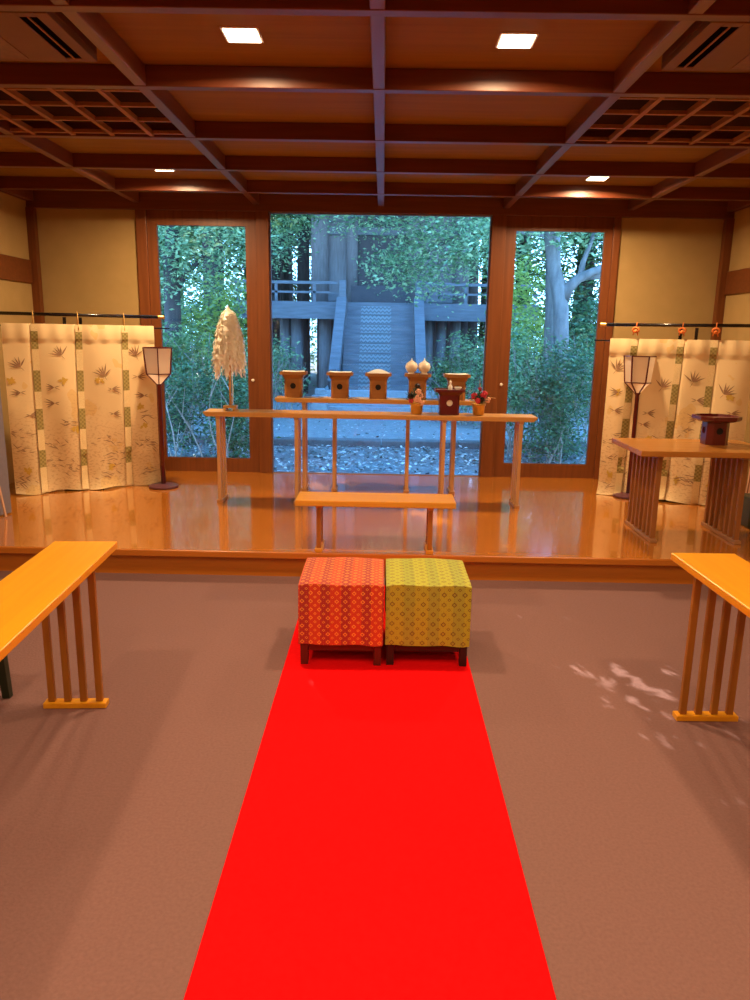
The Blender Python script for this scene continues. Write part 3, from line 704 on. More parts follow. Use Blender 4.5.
# ------------------------------------------------------------------ paper streamer wand
WX, WY = -1.285, 6.29
t = thing('streamer_wand', 'purification wand of white paper streamers upright on the offering table', 'wand', (WX, WY, LT))
b = MB()
for sx in (-1, 1): b.box((sx*.04, 0, .0105), (.02, .12, .02))
b.box((0, 0, .031), (.11, .09, .02)); b.build('stand', MAT['brown_x'], t, bevel=.003)
MB().tube([(0, 0, .042), (0, 0, .835)], [.011, .009], 10).build('stick', MAT['brown_z'], t, smooth=True)
MB().tube([(.022, -.012, .29), (.026, -.014, .15), (.022, -.03, .05)], .004, 6).build('cord', MAT['white'], t, smooth=True)
b = MB(); rw = random.Random(3)
for i in range(260):
    a = rw.uniform(0, 2*PI); z1 = rw.uniform(.42, .84); ln = rw.uniform(.12, .26); z0_ = max(.25+rw.uniform(0, .05), z1-ln); k = 5; w = rw.uniform(.008, .016)
    pr = lambda z: float(np.interp(z, [.25, .29, .5, .65, .75, .80, .85], [.152, .152, .135, .105, .070, .045, .012]))
    r0 = pr(z1)*rw.uniform(.55, 1); r1 = pr(z0_)*rw.uniform(.8, 1.06)
    ca, sa = math.cos(a), math.sin(a); vs = []
    for j in range(k+1):
        s = j/k; r = r0+(r1-r0)*math.sqrt(s); z = z1+(z0_-z1)*s; sh = .006*(1 if j % 2 else -1); rr = r+.006*(1 if j % 2 else -1)
        for e in (-1, 1):
            tx = sh+e*w*(1-.75*s**3); vs.append((ca*rr-sa*tx, sa*rr+ca*tx, z))
    b.add(vs, [(2*j, 2*j+1, 2*j+3, 2*j+2) for j in range(k)])
b.build('paper_streamers', MAT['thin_paper'], t)
b = MB(); b.lathe([(.030, .775), (.034, .79), (.022, .82), (.008, .848), (.003, .862)], 10); b.build('tip', MAT['white'], t)

# ------------------------------------------------------------------ new year flower pots
def flowerpot(label, x, y, red, seed):
    r = random.Random(seed); t = thing('flower_pot', label, 'flower pot', (x, y, LT), 0, 'gold pots of flowers on the offering table')
    MB().lathe([(.040, .0005), (.047, .01), (.054, .075), (.060, .085), (.060, .095), (.052, .095), (.048, .08)], 20).build('pot', MAT['gold'], t, smooth=True)
    b = MB()
    for i in range(70):
        a, e = r.uniform(0, 2*PI), r.uniform(.1, 1.4); ln = r.uniform(.05, .10); o = Vector((r.uniform(-.03, .03)-.02*(0 if red else 1), r.uniform(-.03, .03), .095+r.uniform(0, .05)))
        d = Vector((math.cos(a)*math.cos(e), math.sin(a)*math.cos(e), math.sin(e)))
        b.bar(o, o+d*ln, .006, .003)
    b.build('pine_needles', MAT['pine'], t)
    def blossom(c, s, mat):
        f = MB()
        for k in range(5):
            a = 2*PI*k/5+r.random(); f.ball((c[0]+.6*s*math.cos(a), c[1]-.2*s, c[2]+.6*s*math.sin(a)), s*.62, 8, sc=(1, .5, 1))
        f.ball((c[0], c[1]-.5*s, c[2]), s*.35, 8); f.build('blossom', mat, t, smooth=True)
    if red:
        for c, s, m in (((-.045, -.03, .16), .026, 'blossom_red'), ((.035, -.035, .175), .028, 'blossom_red'), ((.07, -.02, .13), .022, 'blossom_peach'), ((-.015, -.05, .125), .022, 'blossom_red'), ((.005, 0, .215), .016, 'blossom_red')): blossom(c, s, MAT[m])
        MB().ball((.02, -.058, .137), .020, 10, sc=(1, .7, 1)).build('berry', MAT['black'], t, smooth=True)
        b = MB(); b.tube([(0, 0, .09), (.006, 0, .20), (.0, 0, .29)], .003, 6); b.tube([(.02, 0, .1), (.09, -.02, .15), (.135, -.02, .145)], .003, 6); b.build('twig', MAT['brown_z'], t)
    else:
        for c, s, m in (((.0, -.045, .13), .028, 'blossom_peach'), ((.035, -.04, .10), .024, 'blossom_peach'), ((.01, -.03, .185), .024, 'blossom_peach'), ((-.05, -.035, .115), .020, 'blossom_red'), ((.03, -.03, .155), .02, 'blossom_peach')): blossom(c, s, MAT[m])
        MB().ball((.0, -.01, .235), .024, 10, sc=(1, .8, .9)).build('berry', MAT['black'], t, smooth=True)
        MB().ball((-.055, -.045, .15), .026, 10, sc=(1, .6, 1)).build('berry', MAT['black'], t, smooth=True)
        b = MB(); b.tube([(0, 0, .09), (.004, 0, .18), (.0, -.005, .225)], .004, 6); b.build('twig', MAT['brown_z'], t)
flowerpot('gold pot of peach blossoms and dark berries on the offering table', .292, 6.25, False, 5)
flowerpot('gold pot of red blossoms beside the wooden window post', .812, 6.25, True, 9)

# ------------------------------------------------------------------ chair behind the near table, folded screens at the sides
p = onz(9, 697, 0); t = thing('chair', 'chair with a dark green leg showing under the near table', 'chair', (p[0]-.21, p[1]-.20, 0))
for sx in (-1, 1):
    for sy in (-1, 1):
        MB().loft([[(sx*(.205+e)+a*w, sy*(.20+e*.5)+c*w, z) for a, c in ((-1, -1), (1, -1), (1, 1), (-1, 1))] for z, w, e in ((0, .017, .0), (.40, .022, -.02))]).build('leg', MAT['dark_green'], t, bevel=.003)
b = MB()
for sy in (-1, 1): b.box((0, sy*.18, .385), (.335, .022, .05))
for sx in (-1, 1): b.box((sx*.185, 0, .385), (.022, .335, .05))
b.build('seat_frame', MAT['dark_green'], t)
MB().loft([[(x*s, y*s, z) for x, y in ((-.21, -.21), (.21, -.21), (.21, .21), (-.21, .21))] for z, s in ((.411, .98), (.425, 1.0), (.445, .98), (.455, .9))]).build('seat', MAT['seat_fab'], t, bevel=.006)
b = MB(); b.bar((-.20, -.19, .456), (-.29, -.19, .84), .03, .03); b.bar((-.20, .19, .456), (-.29, .19, .84), .03, .03); b.bar((-.29, -.19, .80), (-.29, .19, .80), .03, .09); b.bar((-.245, -.19, .63), (-.245, .19, .63), .02, .06)
b.build('backrest', MAT['dark_green'], t)

def screen(label, p0, dx, dy, h, lean, stripes):
    t = thing('folding_screen', label, 'folding screen', (p0[0], p0[1], ZP))
    d = Vector((dx, dy, 0)); ln = d.length; d.normalize(); nrm = Vector((-d.y, d.x, 0)); up = (Vector((0, 0, 1))+lean).normalized()
    c = d*(ln/2)
    b = MB(); a0, a1 = Vector((0, 0, .012)), d*ln+Vector((0, 0, .012))
    th = nrm*.014
    b.loft([[a0-th, a1-th, a1+th, a0+th], [a0-th+up*h, a1-th+up*h, a1+th+up*h, a0+th+up*h]]); b.build('cloth_panel', MAT['screen'], t)
    for k in range(stripes):
        off = nrm*(-.02-.02*k); b = MB()
        s = d*(-.012)
        b.bar(s+off+Vector((0, 0, .002)), s+off+up*h, .016, .018, up=nrm); b.build('edge_batten', MAT['screen_edge'] if k != 1 else MAT['dark_wood'], t)
    return t
pl = onz(13, 513, ZP)
screen('grey folded screen with pale edge leaning past the gold-corded curtain', (pl[0]-.01, pl[1]-.02), -.16, -.42, 1.05, Vector((0, 0, 0)), 0)
q = onz(3, 520, ZP)
scr = bpy.data.objects['folding_screen']
MB().bar(onz(6, 517, ZP+.012), at(-3, 478, onz(6, 517, ZP)[1]-.02), .014, .012).build('edge_batten', MAT['screen_edge'], scr, world=True)
pr = onz(742, 512, ZP)
screen('grey screen with striped wooden edge leaning past the side table', (pr[0]+.02, pr[1]+.02), .22, .02, 1.0, Vector((.08, .05, 0)), 3)
pk = onz(752, 530, ZP)
t = thing('storage_case', 'dark green case on the boards behind the side table leg', 'case', (pk[0]+.12, pk[1]+.14, ZP))
MB().ex(-.14, .14, -.12, .12, .001, .24).build('case_body', MAT['dark_green'], t, bevel=.015)
MB().tube([(-.05, 0, .24), (-.04, 0, .27), (.04, 0, .27), (.05, 0, .24)], .008, 8).build('handle', MAT['black'], t)

# ------------------------------------------------------------------ the garden
GZ = -.12
g = struct(MB().ex(-45, 45, YB+.12, 70, GZ-.3, GZ).build('ground', MAT['sand']))
b = MB(); b.ex(-12, 12, YB+.13, 11.45, GZ, GZ+.004); struct(b.build('gravel_bed', MAT['gravel']))
kb = MB()
for i in range(16): kb.ex(-9.6+i*1.2+.005, -8.4+i*1.2-.005, 11.45, 11.72, GZ-.05, GZ+.11)
tag(kb.build('stone_kerb', MAT['stone'], bevel=.015), 'low dark stone kerb crossing the gravel outside the windows', 'kerb')

def rotmats(n, tilt):
    a = rng.uniform(0, 2*PI, n); e = np.abs(rng.normal(0, tilt, n)); r = rng.uniform(0, 2*PI, n)
    nz = np.stack([np.sin(e)*np.cos(a), np.sin(e)*np.sin(a), np.cos(e)], 1)
    ref = np.stack([np.cos(r), np.sin(r), np.zeros(n)], 1)
    t = ref - nz*(ref*nz).sum(1, keepdims=True); t /= np.linalg.norm(t, axis=1, keepdims=True)
    return t, np.cross(nz, t), nz
HX, HY = .395, -.919
SUN_EL, SUN_AZ = math.radians(25), 0
SUN = np.array([HX*math.cos(SUN_EL), HY*math.cos(SUN_EL), -math.sin(SUN_EL)])
# slits cut through the crowns to let the sun reach the floor (floor x, y, half width, length back along the sun's azimuth)
GAPS = [(.985, 3.46, .008, .46, 0), (1.19, 3.46, .02, .40, 0), (1.42, 3.46, .01, .12, 0), (.30, 6.0, .05, .45, ZP), (.70, 5.2, .03, .4, ZP), (-.66, 7.0, .05, .25, ZP)]
def leaf_mesh(name, pts, size, mat, parent, tilt=.9, wr=.42, fold=.25, **props):
    n = len(pts)
    keep = np.ones(n, bool)
    keep &= pts[:, 1] > YB+.35
    keep &= pts[:, 2] > GZ+.02
    hd = np.array([HX, HY])
    for gx, gy, hw, ln, gz in GAPS:                       # leave the sun slits open
        t = (pts[:, 2]-gz)/math.sin(SUN_EL)
        fx = pts[:, 0]+SUN[0]*t; fy = pts[:, 1]+SUN[1]*t
        al = (fx-gx)*hd[0]+(fy-gy)*hd[1]; ac = np.abs(-(fx-gx)*hd[1]+(fy-gy)*hd[0])
        mg = size*(.95 if size > .2 else .62); keep &= ~((al > -mg) & (al < ln+mg) & (ac < hw+mg))
    pts = pts[keep]; n = len(pts)
    t, s, nz = rotmats(n, tilt); sc = (size*rng.uniform(.6, 1.3, n))[:, None]
    v = np.empty((n, 4, 3)); v[:, 0] = pts; v[:, 1] = pts+t*sc*.5+s*sc*wr*.5-nz*sc*fold*.12; v[:, 2] = pts+t*sc-nz*sc*fold*.5; v[:, 3] = pts+t*sc*.5-s*sc*wr*.5-nz*sc*fold*.12
    v = v.reshape(-1, 3)
    if parent is not None: v = v-np.array(parent.location)
    me = bpy.data.meshes.new(name); me.vertices.add(n*4); me.loops.add(n*4); me.polygons.add(n)
    me.vertices.foreach_set('co', v.ravel()); me.loops.foreach_set('vertex_index', np.arange(n*4, dtype=np.int32))
    me.polygons.foreach_set('loop_start', np.arange(0, n*4, 4, dtype=np.int32)); me.polygons.foreach_set('loop_total', np.full(n, 4, np.int32))
    me.materials.append(mat); me.update(); me.validate()
    o = bpy.data.objects.new(name, me); COL.objects.link(o)
    if parent is not None: o.parent = parent
    for k, q in props.items(): o[k] = q
    return o
def cloud(blobs, n, clump=9, spread=.14, shell=.35):
    """points bunched in sprays inside ellipsoids: (centre, radii, weight)"""
    w = np.array([b[2] if len(b) > 2 else np.prod(b[1])**(.8) for b in blobs]); w = w/w.sum(); out = []
    for (c, r, *_), k in zip(blobs, w):
        m = max(1, int(n*k/clump)); d = rng.normal(size=(m, 3)); d /= np.linalg.norm(d, axis=1, keepdims=True)
        rad = (shell + (1-shell)*rng.random((m, 1)))**(1/2)
        cc = np.array(c)+d*rad*np.array(r)
        out.append((cc[:, None, :]+rng.normal(size=(m, clump, 3))*spread*np.array([1, 1, .7])).reshape(-1, 3))
    return np.concatenate(out)
def tree(name, label, cat, base, trunk, branches, blobs, n, size, lm, bm, group=None, clump=9, spread=.16, shell=.35):
    t = thing(name, label, cat, base, 0, group)
    if trunk is not None:
        b = MB(); b.tube([p for p, _ in trunk], [r for _, r in trunk], 14); b.build('trunk', bm, t, world=True, smooth=True)
        if branches:
            b = MB()
            for br in branches: b.tube([p for p, _ in br], [r for _, r in br], 9)
            b.build('branches', bm, t, world=True, smooth=True)
    if n: leaf_mesh('foliage', cloud(blobs, n, clump, spread, shell), size, lm, t)
    return t
def twigs(root, base, k, h, sp, rad, mat, seed):
    r = random.Random(seed); b = MB()
    for i in range(k):
        x, y = base[0]+r.uniform(-sp, sp), base[1]+r.uniform(-.35, .35); p = Vector((x, max(y, YB+.45), GZ-.02)); d = Vector((r.uniform(-.35, .35), r.uniform(-.2, .2), 1)).normalized(); pts = [p]
        for j in range(5): d = (d+Vector((r.uniform(-.3, .3), r.uniform(-.25, .25), .1))).normalized(); p = p+d*h/5; p.y = max(p.y, YB+.45); pts.append(p.copy())
        b.tube(pts, [rad*(1-.15*j) for j in range(6)], 5)
        for q in range(2):
            s = pts[r.randint(1, 4)]; d2 = (d+Vector((r.uniform(-1, 1), r.uniform(-.5, .5), .3))).normalized(); e = s+d2*h*.3; e.y = max(e.y, YB+.45)
            b.tube([s, e], [rad*.6, rad*.3], 5)
    b.build('stems', mat, root, world=True)
def bush(label, px_box, Y, depth, n, size, lm, seed, group='bushes around the shrine garden', st=True, nb=7):
    x0, y0, x1, y1 = px_box; r = random.Random(seed)
    a, c = at(x0, y1, Y), at(x1, y0, Y); cx = (a[0]+c[0])/2; hw = abs(c[0]-a[0])/2; top, bot = c[2], max(a[2], GZ)
    t = thing('bush', label, 'bush', (cx, Y, GZ), 0, group); blobs = []
    for i in range(nb):
        fx = r.uniform(-.8, .8); hh = (top-bot)*r.uniform(.22, .34)
        cz = bot+hh*.8+(top-bot-1.7*hh)*r.random()
        blobs.append(((cx+fx*hw, Y+r.uniform(-.5, .5)*depth, cz), (hw*r.uniform(.38, .55), depth*.5, hh)))
    leaf_mesh('foliage', cloud(blobs, n, 10, size*1.7, .2), size, lm, t)
    if st: twigs(t, (cx, Y), 12, (top-GZ)*.8, hw*.8, .012, MAT['twig'], seed)
    return t
V = lambda x, y, Y: tuple(at(x, y, Y))

# tree with the forked grey trunk, seen through the window beside the side table
Yt = 11.2
def base_of(x, y, Y): p = at(x, y, Y); return (p[0], p[1], GZ)
tr0 = at(560, 470, Yt); 
trunk = [((tr0[0], Yt, GZ-.1), .15), (V(560, 420, Yt), .12), (V(561, 360, Yt), .11), (V(561, 310, Yt), .112), (V(559, 290, Yt), .12), (V(554, 268, Yt+.05), .095), (V(550, 240, Yt+.1), .085), (V(547, 180, Yt+.2), .08)]
br = [[(V(562, 300, Yt), .10), (V(569, 287, Yt-.05), .085), (V(578, 279, Yt-.1), .07), (V(592, 272, Yt-.15), .058), (V(612, 266, Yt-.2), .06), (V(640, 250, Yt-.2), .04)],
      [(V(580, 278, Yt-.1), .05), (V(583, 262, Yt), .04), (V(590, 245, Yt+.1), .032), (V(597, 225, Yt+.2), .025)],
      [(V(585, 276, Yt-.1), .06), (V(610, 276, Yt+.1), .05)]]
tree('garden_tree', 'pale grey forked tree standing in the bush outside the window', 'tree', (tr0[0], Yt, GZ), trunk, br,
     [(V(520, 225, 11.5), (.9, 1, .55)), (V(545, 205, 11.2), (.9, 1, .5)), (V(590, 205, 11.4), (1.0, 1, .55)), (V(560, 150, 11.5), (1.6, 1.4, .8)), (V(640, 210, 11.4), (.8, 1, .8))], 9000, .095, MAT['leaf_bright'], MAT['bark'])
bush('teal bush before the forked tree beside the wooden post', (500, 315, 545, 445), 10.9, 1.2, 5200, .075, MAT['leaf_teal'], 11)
bush('bush of dark leaves crossing the foot of the forked tree', (522, 330, 596, 470), 10.3, .9, 9000, .06, MAT['leaf_dark'], 12)
bush('bush with bright leaves behind the forked tree branch', (572, 300, 640, 430), 11.8, 1.4, 5200, .085, MAT['leaf_mid'], 13)
bush('tall loose yellow green bush far behind the forked tree', (495, 235, 560, 400), 16.5, 2.0, 4200, .11, MAT['leaf_yellow'], 14, st=False)
bush('tall dense bush far behind the forked tree branch', (560, 270, 680, 420), 17, 2.5, 5500, .13, MAT['leaf_dark'], 15, st=False)
# behind the window with the streamer wand
Yl = 12.8; b0 = at(176, 430, Yl)
tree('garden_tree', 'dark slender tree behind the lantern window', 'tree', (b0[0], Yl, GZ),
     [((b0[0], Yl, GZ-.1), .20), (V(175, 380, Yl), .15), (V(173, 320, Yl), .14), (V(171, 260, Yl), .13), (V(176, 200, Yl), .11)],
     [[(V(172, 300, Yl), .06), (V(185, 275, Yl), .045), (V(205, 255, Yl-.2), .03)], [(V(172, 270, Yl), .05), (V(160, 250, Yl), .03)]],
     [(V(180, 235, 12.4), (1.0, .9, .5)), (V(225, 235, 12.6), (.8, .9, .5)), (V(160, 260, 12.4), (.5, .8, .6)), (V(215, 285, 13), (.5, .6, .25)), (V(200, 170, 12.6), (1.6, 1.3, .9))], 9500, .095, MAT['leaf_bright'], MAT['bark_dark'])
bush('bright green bush in the middle of the wand window', (170, 310, 225, 400), 11.4, 1.0, 4200, .075, MAT['leaf_mid'], 21)
bush('dark twiggy bush low behind the lantern window', (150, 345, 242, 462), 9.6, .8, 7500, .06, MAT['leaf_dark'], 22)
bush('teal bush beside the wooden post behind the wand', (222, 330, 262, 440), 11.2, .9, 3800, .075, MAT['leaf_teal'], 23)
bush('tall hazy bush far behind the dark slender tree', (140, 250, 215, 420), 17, 2.0, 4200, .12, MAT['leaf_teal'], 24, st=False)
bush('tall yellow green bush far behind the streamer wand', (195, 265, 262, 400), 18, 2.0, 4200, .12, MAT['leaf_yellow'], 25, st=False)
# beside the shrine
bush('teal bush against the shrine deck near the wand side post', (262, 335, 296, 400), 15.5, 1.0, 3000, .09, MAT['leaf_teal'], 31)
bush('teal bush beside the shrine stairs behind the flower pots', (452, 318, 496, 408), 15.0, 1.1, 4200, .09, MAT['leaf_teal'], 32)
bush('low teal bush at the foot of the shrine newel', (430, 355, 462, 402), 15.6, .7, 1800, .08, MAT['leaf_mid'], 33)
# boughs that hang in front of the shrine
Yb = 13.5; q0 = at(500, 440, Yb+.5)
tree('overhanging_tree', 'leafy tree reaching boughs across the shrine front', 'tree', (q0[0]+.9, Yb+.5, GZ),
     [((q0[0]+.9, Yb+.5, GZ-.1), .18), ((q0[0]+.85, Yb+.5, 2), .15), ((q0[0]+.7, Yb+.5, 4.2), .12), ((q0[0]+.2, Yb+.4, 5.2), .09)],
     [[((q0[0]+.75, Yb+.5, 3.4), .07), (V(470, 225, Yb), .05), (V(440, 245, Yb), .035), (V(410, 262, Yb), .02)], [((q0[0]+.7, Yb+.5, 4.0), .06), (V(440, 215, Yb), .045), (V(380, 212, Yb), .035), (V(330, 222, Yb), .02)]],
     [(V(470, 235, Yb), (.55, .5, .45)), (V(440, 250, Yb), (.55, .5, .45)), (V(410, 255, Yb), (.5, .5, .45)), (V(385, 268, Yb), (.38, .4, .35)), (V(422, 282, Yb), (.45, .4, .25)), (V(410, 222, Yb), (.8, .5, .22)),
      (V(355, 222, Yb), (.6, .4, .16)), (V(470, 262, Yb), (.35, .4, .25)), (V(445, 295, Yb-.1), (.16, .2, .16)), (V(400, 170, Yb), (2.2, 1.2, .6)), (V(485, 220, Yb), (.35, .4, .3))], 15000, .085, MAT['leaf_bright'], MAT['bark'], shell=.15)
q1 = at(255, 420, 14.6)
tree('garden_tree', 'bright leafed bough beside the wooden post at the shrine window corner', 'tree', (q1[0]+.1, 14.6, GZ),
     [((q1[0]+.1, 14.6, GZ-.1), .17), (V(256, 330, 14.6), .14), (V(258, 250, 14.6), .13), (V(258, 180, 14.6), .11)], [[(V(257, 270, 14.6), .06), (V(275, 245, 14.5), .04), (V(295, 232, 14.4), .02)]],
     [(V(282, 235, 14.4), (.42, .5, .38)), (V(270, 250, 14.4), (.4, .5, .4)), (V(288, 222, 14.4), (.4, .5, .25)), (V(280, 175, 14.4), (1.2, 1, .7))], 5200, .085, MAT['leaf_bright'], MAT['bark_dark'], shell=.15)

# crown added over the eaves, mostly unseen, to break the sun into slits on the carpet
q2 = (-3.6, 10.6)
tree('garden_tree', 'slender tree added mostly out of view to break the sun into slits', 'tree', (q2[0], q2[1], GZ),
     [((q2[0], q2[1], GZ-.1), .14), ((q2[0]+.1, q2[1], 2.2), .12), ((q2[0]+.5, q2[1]-.1, 3.6), .09), ((q2[0]+1.4, q2[1]-.3, 4.3), .05)], [[((q2[0]+.4, q2[1], 3.3), .06), ((q2[0]+1.6, q2[1]-.4, 3.9), .04), ((q2[0]+3.0, q2[1]-.6, 4.1), .02)]],
     [((-2.0, 10.3, 3.65), (1.1, .7, .5)), ((-1.0, 10.2, 3.68), (1.1, .7, .52)), ((-1.65, 10.2, 3.3), (.5, .4, .32), 1.0), ((-1.05, 10.2, 3.36), (.6, .4, .26), .8), ((-2.9, 10.3, 3.75), (.7, .5, .4), 1.0), ((-2.8, 10.5, 4.2), (1.0, .8, .7)), ((-1.5, 10.4, 4.5), (1.6, .8, .5)), ((.2, 10.2, 4.2), (1.0, .7, .5))], 16000, .085, MAT['leaf_mid'], MAT['bark'], clump=9, spread=.13, shell=.05)
# shrine
YD, YS = 19.0, 17.1                                     # deck front, foot of the stairs
sx0 = at(378.5, 330, YD)[0]
sh = thing('shrine_building', 'weathered blue grey wooden shrine with central stairs and railed deck', 'shrine', (sx0, YD+2, GZ))
DZ = at(378, 302.5, YD)[2]
xa, xb = at(280, 300, YD)[0]-1.2, at(490, 300, YD)[0]+1.2
MB().ex(xa, xb, YD, YD+6.5, DZ-.12, DZ).build('deck', MAT['shrine'], sh, world=True)
for x0, x1 in ((xa, at(337, 310, YD)[0]), (at(421, 310, YD)[0], xb)):
    MB().ex(x0, x1, YD-.08, YD+.12, DZ-.42, DZ-.11).build('deck_beam', MAT['shrine'], sh, world=True)
    r = MB().ex(x0, x1, YD+.02, YD+.10, DZ+.42, DZ+.49).build('railing', MAT['shrine'], sh, world=True)
    MB().ex(x0, x1, YD+.03, YD+.09, DZ+.20, DZ+.25).build('rail', MAT['shrine'], r, world=True)
    k = 0; x = x0+.15
    while x < x1:
        MB().ex(x-.035, x+.035, YD+.03, YD+.09, DZ, DZ+.42).build('rail_post', MAT['shrine'], r, world=True); x += .95
nlx, nrx = at(343, 300, YD)[0], at(418, 300, YD)[0]
for x in (nlx, nrx):
    MB().ex(x-.085, x+.085, YD-.30, YD-.12, DZ-.5, DZ+.50).build('newel_post', MAT['shrine'], sh, world=True, bevel=.02)
    dxl = -.10 if x < sx0 else .04
    MB().bar((x, YD-.2, DZ-.05), (x+dxl, YS, .42), .24, .46).build('stringer', MAT['shrine'], sh, world=True)
    MB().ex(x+dxl-.075, x+dxl+.075, YS-.16, YS-.01, GZ+.3, .85).build('newel_post', MAT['shrine'], sh, world=True, bevel=.02)
ns = 9
for i in range(ns):
    f = (i+.5)/ns; y = YS+(YD-YS)*f; z = .36+(DZ-.36)*f
    MB().ex(nlx+.08, nrx-.08, y-.10, y+.17, z-.26, z).build('stair_tread', MAT['shrine'], sh, world=True)
b = MB()
s0 = at(376, 330, YD)[0]; vs = []
for i in range(ns):
    f = (i+.5)/ns; y = YS+(YD-YS)*f; z = .36+(DZ-.36)*f
    b.ex(s0-.37, s0+.37, y-.112, y-.102, z-.185, z+.012); b.ex(s0-.37, s0+.37, y-.102, y+.10, z+.002, z+.012)
b.build('stair_runner', MAT['strip'], sh, world=True)
for i in range(3): MB().ex(nlx-.35-.12*(2-i), nrx+.35+.12*(2-i), YS-.75+.27*i, YS+2.2, GZ+.16*i, GZ+.16*(i+1)).build('stone_step', MAT['pale_stone'], sh, world=True, bevel=.01)
for xx in (285, 297, 325, 428, 441, 455):                          # posts that carry the deck
    c = at(xx, 340, YD+.5)
    MB().tube([(c[0], YD+.5, GZ), (c[0], YD+.5, DZ-.12)], .13 if xx not in (297, 325) else .16, 14).build('deck_post', MAT['shrine_v'], sh, world=True, smooth=True)
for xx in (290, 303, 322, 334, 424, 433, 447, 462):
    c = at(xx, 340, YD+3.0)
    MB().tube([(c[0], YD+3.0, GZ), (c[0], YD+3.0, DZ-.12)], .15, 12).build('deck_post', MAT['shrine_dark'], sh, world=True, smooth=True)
YW = YD+1.9
for xx, rr in ((320, .24), (352, .15), (413, .15), (461, .22)):
    c = at(xx, 280, YW); MB().tube([(c[0], YW, DZ), (c[0], YW, 6.2)], rr, 18).build('pillar', MAT['shrine_v'], sh, world=True, smooth=True)
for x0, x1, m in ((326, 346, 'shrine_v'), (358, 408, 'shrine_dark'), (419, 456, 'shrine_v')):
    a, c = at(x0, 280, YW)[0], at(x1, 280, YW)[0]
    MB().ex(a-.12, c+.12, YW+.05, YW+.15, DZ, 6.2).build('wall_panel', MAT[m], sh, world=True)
for z in (DZ+.1, 4.2): MB().ex(at(316, 280, YW)[0], at(464, 280, YW)[0], YW-.06, YW+.05, z, z+.2).build('wall_beam', MAT['shrine'], sh, world=True)
b = MB(); ax, bx = at(300, 280, YW)[0]-1.6, at(480, 280, YW)[0]+1.6
b.loft([[(x, y, z) for y, z in ((YD-1.6, 5.4), (YW+1.5, 8.0), (YW+4.5, 5.6), (YW+4.5, 5.3), (YW+1.5, 7.6), (YD-1.6, 5.2))] for x in (ax, bx)]); b.build('roof', MAT['roof'], sh, world=True)
MB().ex(at(350, 300, YD)[0], at(411, 300, YD)[0], YD+.35, YD+.8, DZ+.001, DZ+.42).build('offertory_box', MAT['shrine_dark'], sh, world=True, bevel=.02)
c = at(320, 396, 16.3); t = thing('stone_pedestal', 'pale stone pedestal on the sand beside the shrine stairs', 'stone', (c[0], 16.3, GZ))
MB().ex(-.17, .17, -.15, .15, 0, .42).build('block', MAT['pale_stone'], t, bevel=.02); MB().ex(-.11, .11, -.10, .10, .42, .56).build('cap', MAT['pale_stone'], t, bevel=.02)

# wood behind the shrine
for i, (xx, Y, r) in enumerate(((276, 27, .2), (288, 29, .16), (303, 27, .22), (338, 28, .2), (432, 27, .2), (447, 24.5, .17), (470, 23, .22), (484, 28, .2))):
    c = at(xx, 350, Y); lean = random.uniform(-.3, .3)
    tree('forest_tree', 'straight dark trunk in the wood behind the shrine', 'tree', (c[0], Y, GZ), [((c[0], Y, GZ-.1), r*1.2), ((c[0]+lean*.3, Y, 4), r), ((c[0]+lean, Y, 10), r*.7)], None,
         [((c[0]+lean, Y, 8.6), (2.6, 2.4, 2.2))], 1500, .30, MAT['leaf_dark'], MAT['bark_dark'], 'dark trunks of the wood behind the shrine', 8, .5, .1)
for i, (xx, y0, y1, Y, m) in enumerate(((262, 300, 400, 30, 'leaf_yellow'), (310, 300, 390, 32, 'leaf_yellow'), (300, 225, 330, 34, 'leaf_dark'), (452, 270, 400, 30, 'leaf_mid'), (505, 250, 390, 31, 'leaf_dark'))):
    lbl = ('sunlit yellow bush far behind the shrine deck edge', 'sunlit yellow bush glimpsed between the shrine deck posts', 'dark thicket behind the shrine roof', 'green thicket behind the shrine stair newel', 'dark thicket behind the shrine beside the window post')[i]
    bush(lbl, (xx-30, y0, xx+30, y1), Y, 2.5, 3000, .16, MAT[m], 40+i, group='thickets behind the shrine', st=False)
for i, (x, Y) in enumerate(((-9, 15), (-12, 19), (-14, 24), (-8, 29), (-15, 32), (-4, 31), (-10, 37), (-19, 28), (-5, 22.5), (-17, 40), (-1, 27.5), (8, 17), (11, 22), (7, 27), (13, 30), (3, 33), (-22, 36), (-13, 46), (-6, 34.5), (-2, 36), (1, 30.5), (-9.5, 33), (-12, 41), (-7, 42), (-3, 41), (2, 38.5), (5.5, 36))):  # tall crowns, mostly out of view, added to the wood to block the sun
    tree('forest_tree', 'tall broad tree added to the surrounding wood to block the sun', 'tree', (x, Y, GZ), [((x, Y, GZ-.1), .35), ((x, Y, 6), .28), ((x, Y, 12), .15)], None,
         [((x, Y, 8.5), (3.6, 3.6, 3.6)), ((x+1, Y, 13), (3.2, 3.2, 3.4)), ((x-1, Y+.5, 17.5), (2.4, 2.4, 2.6))], 5200, .55, MAT['leaf_dark'], MAT['bark_dark'], 'tall sun-blocking trees added to the surrounding wood', 8, .55, .05)
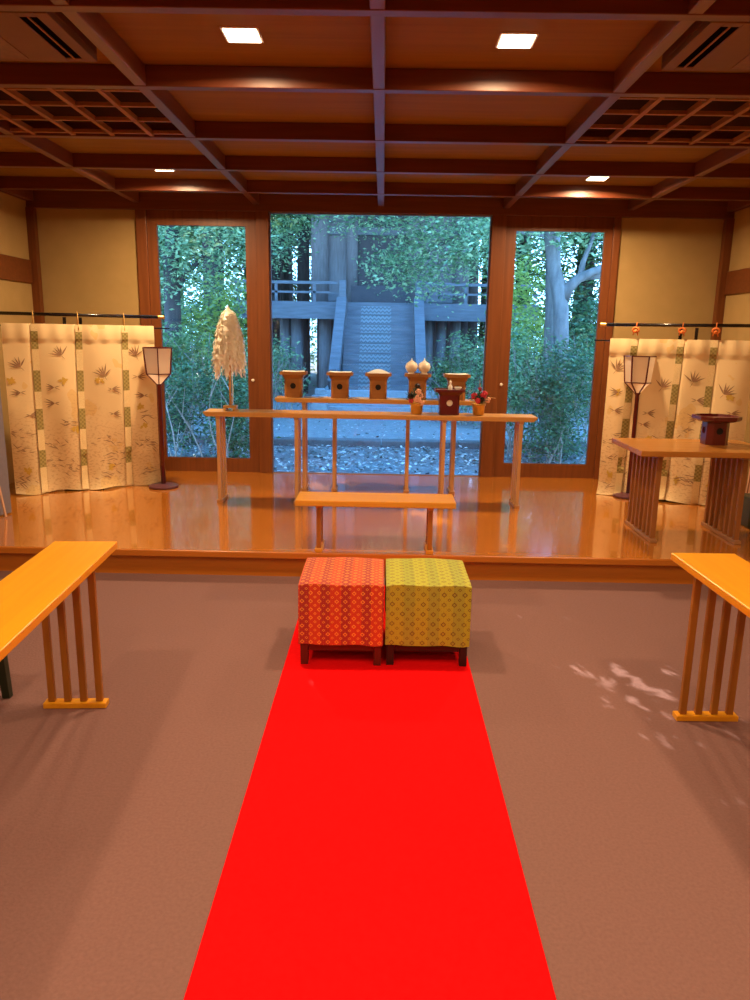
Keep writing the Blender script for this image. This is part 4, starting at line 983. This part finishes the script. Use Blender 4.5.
for xx, Y, lbl in ((150, 24, 'dense evergreen filling the far view behind the lantern window'), (212, 27, 'dense evergreen filling the far view behind the streamer wand'), (262, 33, 'dense evergreen far behind the wooden post by the wand'),
                   (520, 25, 'dense evergreen far behind the window post beside the flower pots'), (578, 27, 'dense evergreen far behind the forked tree'), (640, 25, 'dense evergreen far beyond the curtain with orange cords')):
    c = at(xx, 330, Y); r = Y*.075
    tree('evergreen_tree', lbl, 'tree', (c[0], Y, GZ), [((c[0], Y, GZ-.1), .3), ((c[0], Y, 4), .22), ((c[0], Y, 8), .1)], None,
         [((c[0], Y, 1.6), (r*1.1, 1.5, 1.7)), ((c[0], Y, 4.2), (r, 1.5, 1.9)), ((c[0], Y, 6.8), (r*.9, 1.4, 1.8))], 9000, .20, MAT['leaf_mid'], MAT['bark_dark'], None, 9, .3, .1)
# fallen leaves and pebbles on the gravel
n = 9000; P_ = np.stack([rng.uniform(-6, 6, n), rng.uniform(YB+.4, 11.4, n)**1.0, np.full(n, GZ+.03)], 1)
P_[:, 2] += rng.uniform(0, .015, n)
leaf_mesh('fallen_leaves', P_, .07, MAT['litter'], None, tilt=.35, wr=.6, kind='stuff', label='dry leaves and pebbles scattered on the gravel outside the windows', category='leaves')
n = 2500; P_ = np.stack([rng.uniform(-6, 6, n), rng.uniform(11.75, 16.5, n), np.full(n, GZ+.025)], 1)
leaf_mesh('fallen_leaves', P_, .06, MAT['litter'], None, tilt=.3, wr=.6, kind='stuff', label='sparse dry leaves on the sand between kerb and shrine', category='leaves')

# ------------------------------------------------------------------ light
w = bpy.data.worlds.new('sky'); scene.world = w; w.use_nodes = True
bg = w.node_tree.nodes['Background']; bg.inputs[1].default_value = 11.0
nt = w.node_tree; tc = N(nt, 'ShaderNodeTexCoord'); sx = N(nt, 'ShaderNodeSeparateXYZ'); nt.links.new(tc.outputs['Generated'], sx.inputs[0])
rp = N(nt, 'ShaderNodeValToRGB'); nt.links.new(sx.outputs[2], rp.inputs[0])
el = rp.color_ramp.elements; el.new(.3)
for i, (p, c) in enumerate(((0, (.36, .66, 1)), (.3, (.16, .46, 1)), (.8, (.10, .38, 1)))): el[i].position = p; el[i].color = (*c, 1)
nt.links.new(rp.outputs[0], bg.inputs[0])
sl = bpy.data.lights.new('sun', 'SUN'); sl.energy = 13.0; sl.angle = math.radians(.12); sl.color = (1, .88, .72)
so = bpy.data.objects.new('sun', sl); COL.objects.link(so); so.location = (-10, 40, 20)
so.rotation_euler = Vector(SUN).to_track_quat('-Z', 'Y').to_euler()
vs_ = scene.view_settings; vs_.view_transform = 'Standard'; vs_.look = 'None'; vs_.gamma = 1; vs_.use_curve_mapping = False; vs_.exposure = 0.0
